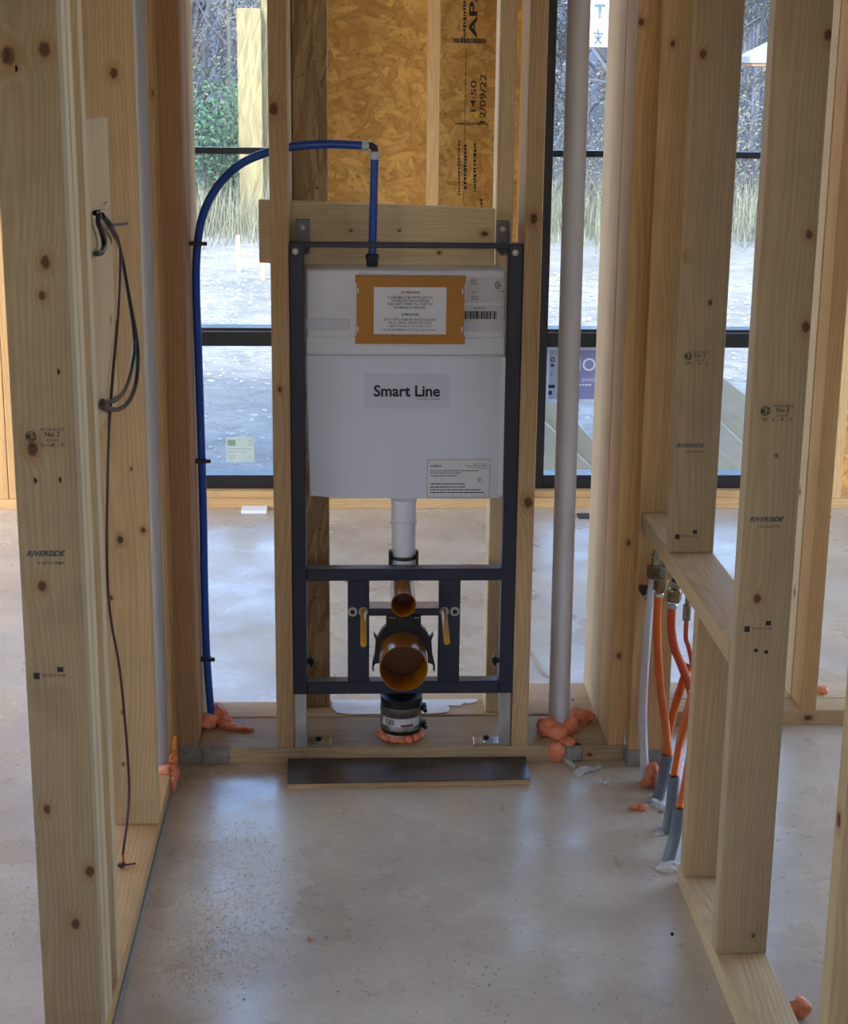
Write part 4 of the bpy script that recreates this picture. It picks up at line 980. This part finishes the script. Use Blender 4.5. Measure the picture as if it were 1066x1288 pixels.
def tree_meshes(seed, h, leafn, leafsz, spread=.5):
    r = random.Random(seed); wood = B(); leaf = B(); tips = []
    def branch(p, d, L, rad, lvl):
        n = 5 if lvl == 0 else 3; pts = [p]; q = Vector(p); dd = Vector(d)
        for i in range(n):
            dd = (dd+Vector((r.gauss(0, 1), r.gauss(0, 1), r.gauss(.1 if lvl else 0, 1)))*(.06 if lvl == 0 else .22)).normalized(); q = q+dd*L/n; pts.append(q.copy())
        rs = [rad*(1-.75*i/n) for i in range(n+1)]
        tube(wood, pts, rs, 6 if lvl == 0 else 3, caps=False)
        if lvl >= 2: tips.extend(pts[1:])
        if lvl < 3:
            for k in range((13, 6, 4)[lvl]):
                t_ = r.uniform(.12 if lvl == 0 else .25, 1.); i = min(int(t_*n), n-1); f = t_*n-i; bp = pts[i].lerp(pts[i+1], f)
                an = r.uniform(0, 2*PI); side = Vector((math.cos(an), math.sin(an), r.uniform(.1, .8)))
                branch(bp, (dd*.35+side).normalized(), L*r.uniform(.22, .42)*(1.1-t_*.4), rad*(.3 if lvl == 0 else .45), lvl+1)
    branch(Vector((0, 0, -.1)), Vector((0, 0, 1)), h, h*.013, 0)
    for k in range(leafn):
        c = r.choice(tips)+Vector((r.gauss(0, .12), r.gauss(0, .12), r.gauss(0, .12))); s = leafsz*r.uniform(.6, 1.3)
        a_ = Vector((r.gauss(0, 1), r.gauss(0, 1), r.gauss(0, 1))).normalized(); b_ = a_.orthogonal().normalized(); 
        leaf.faces.new([leaf.verts.new(c+a_*s*i+b_*s*.6*j) for i, j in ((-1, 0), (0, -1), (1, 0), (0, 1))])
    return wood, leaf
protos = []
def make_tree(i, seed, h, leafn, lsz, label, lm, bark):
    w_, l_ = tree_meshes(seed, h, leafn, lsz)
    T = empty('woodland_tree', (0, 0, 0), label, 'tree', 'trees at the edge of the woods')
    a_ = build('trunk', w_, bark, T, False, origin=(0, 0, 0)); b_ = build('leaves', l_, lm, T, origin=(0, 0, 0))
    return (T, a_, b_)
TL = ['bare grey autumn tree in the woods beyond the windows', 'thin tree with straw-coloured leaves in the woods beyond the windows', 'brown-barked tree with rusty leaves in the woods beyond the windows']
for i in range(3): protos.append(make_tree(i, 31+i, (11, 9, 10)[i], (1500, 5200, 4200)[i], .036, TL[i], LEAF[i % 2], BARK[i % 2]))
def copy_thing(pr, loc, rz, s):
    T = pr[0].copy(); COL.objects.link(T); T.location = loc; T.rotation_euler = (0, 0, rz); T.scale = (s, s, s)
    for ch in pr[1:]:
        c = ch.copy(); COL.objects.link(c); c.parent = T
    return T
rr = random.Random(77); first = [True]*3; spots = []
for row, (y, step) in enumerate(((19.5, 1.4), (22, 1.0), (25, .95), (29, 1.0), (34, 1.2), (41, 1.5))):
    x = -8-row*1.2
    while x < 13+row*2.4: spots.append((x+rr.uniform(-.5, .5), y+rr.uniform(-1.2, 1.2))); x += step*rr.uniform(.7, 1.3)
for (x, y) in spots:
    k = rr.randrange(3); loc = Vector((x, y, gz(x, y))); rz = rr.uniform(0, 6.28); s = rr.uniform(.5, .78)
    if first[k]: first[k] = False; T = protos[k][0]; T.location = loc; T.rotation_euler = (0, 0, rz); T.scale = (s, s, s)
    else: copy_thing(protos[k], loc, rz, s)
def shrub(seed, R_, H_, n, lsz, lm):
    r = random.Random(seed); wood = B(); leaf = B()
    for k in range(26):
        an = r.uniform(0, 6.28); d = Vector((math.cos(an)*r.uniform(.1, .9), math.sin(an)*r.uniform(.1, .9), 1.2)).normalized(); L = H_*r.uniform(.6, 1.05)
        p0 = Vector((r.gauss(0, R_*.15), r.gauss(0, R_*.15), -.05)); p1 = p0+d*L*.5; p2 = p1+(d+Vector((r.gauss(0, .25), r.gauss(0, .25), .1))).normalized()*L*.5
        tube(wood, [p0, p1, p2], [.018, .011, .003], 3, caps=False)
        for q in range(n//26):
            t_ = r.uniform(.15, 1.); c = (p0.lerp(p1, t_*2) if t_ < .5 else p1.lerp(p2, t_*2-1))+Vector((r.gauss(0, R_*.16), r.gauss(0, R_*.16), r.gauss(0, .12)))
            c.z = max(c.z, .03); s = lsz*r.uniform(.6, 1.3); a_ = Vector((r.gauss(0, 1), r.gauss(0, 1), r.gauss(0, 1))).normalized(); b_ = a_.orthogonal().normalized()
            leaf.faces.new([leaf.verts.new(c+a_*s*i+b_*s*.6*j) for i, j in ((-1, 0), (0, -1), (1, 0), (0, 1))])
    return wood, leaf
for k, (lab, grp, sz, lm, places) in enumerate((
    ('dense green shrub at the wood edge, seen through the left window', 'green shrubs at the wood edge', (1.1, 2.1, 9000, .026), GREEN, [(-2.6, 17.2, 1.1), (-1.5, 18.2, .95), (-3.6, 18.4, 1.2)]),
    ('straw-coloured leafless brush at the wood edge', 'dry brush at the wood edge', (1.0, 1.7, 1800, .02), LEAF[0], [(-5, 18, 1), (.2, 18, 1.), (1.8, 18.8, 1.1), (3.2, 18, .9), (4.6, 18.6, 1.2), (6., 18.2, 1.), (7.2, 19, 1.1), (8.6, 18.3, 1), (10, 19, 1.2), (-6.8, 18.6, 1.1), (2.6, 20.5, 1.3), (5.4, 20.8, 1.3), (8, 20.8, 1.3), (-1, 20.6, 1.4)]))):
    w_, l_ = shrub(90+k, *sz, lm)
    T = empty('shrub', (0, 0, 0), lab, 'shrub', grp); a_ = build('stems', w_, BARK[0], T, origin=(0, 0, 0)); b_ = build('leaves', l_, lm, T, origin=(0, 0, 0))
    for i, (x, y, s) in enumerate(places):
        if i == 0: T.location = (x, y, gz(x, y)); T.scale = (s, s, s)
        else: copy_thing((T, a_, b_), (x, y, gz(x, y)), i*1.9, s)
# tall dry grass
bm = B(); r = random.Random(5)
for k in range(13000):
    x = r.uniform(-8, 13); y = r.gauss(16.6, .9); z = gz(x, y)-.02; hh = r.uniform(.25, .8)*(1 if y > 15.5 else .5); an = r.uniform(0, 6.28); dx, dy = math.cos(an), math.sin(an); w_ = .005; ln = r.uniform(.05, .35)
    v = [bm.verts.new(q) for q in ((x-dy*w_, y+dx*w_, z), (x+dy*w_, y-dx*w_, z), (x+dx*ln*.4+dy*w_*.7, y+dy*ln*.4-dx*w_*.7, z+hh*.6), (x+dx*ln*.4-dy*w_*.7, y+dy*ln*.4+dx*w_*.7, z+hh*.6), (x+dx*ln, y+dy*ln, z+hh))]
    bm.faces.new((v[0], v[1], v[2], v[3])); bm.faces.new((v[3], v[2], v[4]))
build('dry_grass', bm, leafm('dry_grass_blade', (128, 123, 100), (84, 88, 72)), None, label='tall dry grass along the edge of the gravel yard', cat='grass', kind='stuff')
# strand-board post standing in the yard
PST = strand_mat('post_strand', (132, 120, 82), (100, 88, 58), up=True, scl=.5)
p0, p1 = P(297, 10, 'Y', 17.), P(328, 10, 'Y', 17.)
build('yard_post', bx(p0.x, p1.x, 17., 17.25, gz(p0.x, 17)-.05, p0.z, bev=.01), PST, None, label='tall pale yellow strand-board post standing in the yard', cat='post')
p0, p1 = P(331, 200, 'Y', 17.3), P(341, 10, 'Y', 17.3)
build('yard_post', bx(p0.x, p1.x, 17.3, 17.4, gz(p0.x, 17.3)-.05, p1.z+.3, bev=.01), PST, None, label='second strand-board post in the yard, mostly behind the stud', cat='post')
for (u, v0, v1, lab) in ((300, 296, 340, 'short wooden stake in front of the tall yard post'), (331, 330, 352, 'short wooden stake right of the yard post')):
    a_ = P(u, v1, 'Z', GZ); hh = P(u, v0, 'Y', a_.y).z; build('survey_stake', bx(a_.x-.02, a_.x+.02, a_.y, a_.y+.02, gz(a_.x, a_.y)-.03, hh, bev=.003), lumber('Z', 'red'), None, label=lab, cat='stake', group='wooden stakes in the yard')
# porch beam under white wrap with its eave, on two posts
yb_ = 13.
a_, b_ = P(737, 59, 'Y', yb_), P(905, 59, 'Y', yb_)
PO = empty('porch_frame', (a_.x, yb_, GZ), 'porch beam under white house wrap beyond the right window', 'porch')
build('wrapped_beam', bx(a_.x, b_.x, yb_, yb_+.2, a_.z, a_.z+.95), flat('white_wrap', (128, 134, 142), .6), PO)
for x in (a_.x+.27, b_.x-.22): build('post', bx(x, x+.14, yb_+.03, yb_+.17, GZ-.05, a_.z, bev=.005), lumber('Z', 'fresh'), PO)
TE = flat('wrap_letter', (52, 66, 82), .6)
text('lettering', 'T', TE, PO, P(754, 14, 'Y', yb_), height=.13, gap=.004, bold=.03); text('lettering', 'x', TE, PO, P(752, 42, 'Y', yb_), height=.08, gap=.004, ang=PI/4); text('lettering', 'x', TE, PO, P(752, 50, 'Y', yb_), height=.08, gap=.004)
e0, e1 = P(937, 79, 'Y', yb_), P(972, 60, 'Y', yb_)
bm = B(); prism(bm, [(e0.x, e0.z), (e1.x+.6, e0.z), (e1.x+.6, e1.z+.34), (e0.x, e0.z+.06)], yb_-.2, yb_+.4)
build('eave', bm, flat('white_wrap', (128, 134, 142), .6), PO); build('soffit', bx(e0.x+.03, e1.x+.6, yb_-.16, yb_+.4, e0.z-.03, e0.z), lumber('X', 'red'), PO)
build('post', bx(e1.x+.2, e1.x+.34, yb_, yb_+.14, GZ-.05, e0.z-.03, bev=.005), lumber('Z', 'fresh'), PO)
# leaning planks just outside the right window
def plank(u0, v0, u1, v1, Y, wd, label):
    a_ = P(u0, v0, 'Y', Y); b_ = P(u1, v1, 'Y', Y); d = (b_-a_).normalized(); nrm = Vector((-d.z, 0, d.x))
    if nrm.z > 0: nrm = -nrm
    a_ = a_-d*.12
    L = (a_.z+nrm.z*wd-GZ)/(-d.z)-.005
    L = max(.3, L)
    Mx = Matrix((( d.x, 0, nrm.x, a_.x), (0, 1, 0, Y), (d.z, 0, nrm.z, a_.z), (0, 0, 0, 1)))
    bm = bx(0, L, -.02, .02, 0, wd, bev=.003)
    o = build('leaning_plank', bm, lumber('X', 'pale', [(L*.25, -.02, wd*.6, .012)]), None, origin=(0, 0, 0), label=label, cat='plank', group='planks leaning outside the right window')
    o.matrix_world = Mx
plank(700, 503, 748, 556, 3.5, .20, 'upper sloping plank seen left of the bright corner stud')
plank(700, 545, 748, 592, 3.42, .16, 'lower sloping plank seen left of the bright corner stud')
plank(900, 468, 938, 497, 3.55, .22, 'upper sloping plank seen between the two right studs')
plank(900, 524, 938, 562, 3.42, .20, 'lower sloping plank seen between the two right studs')
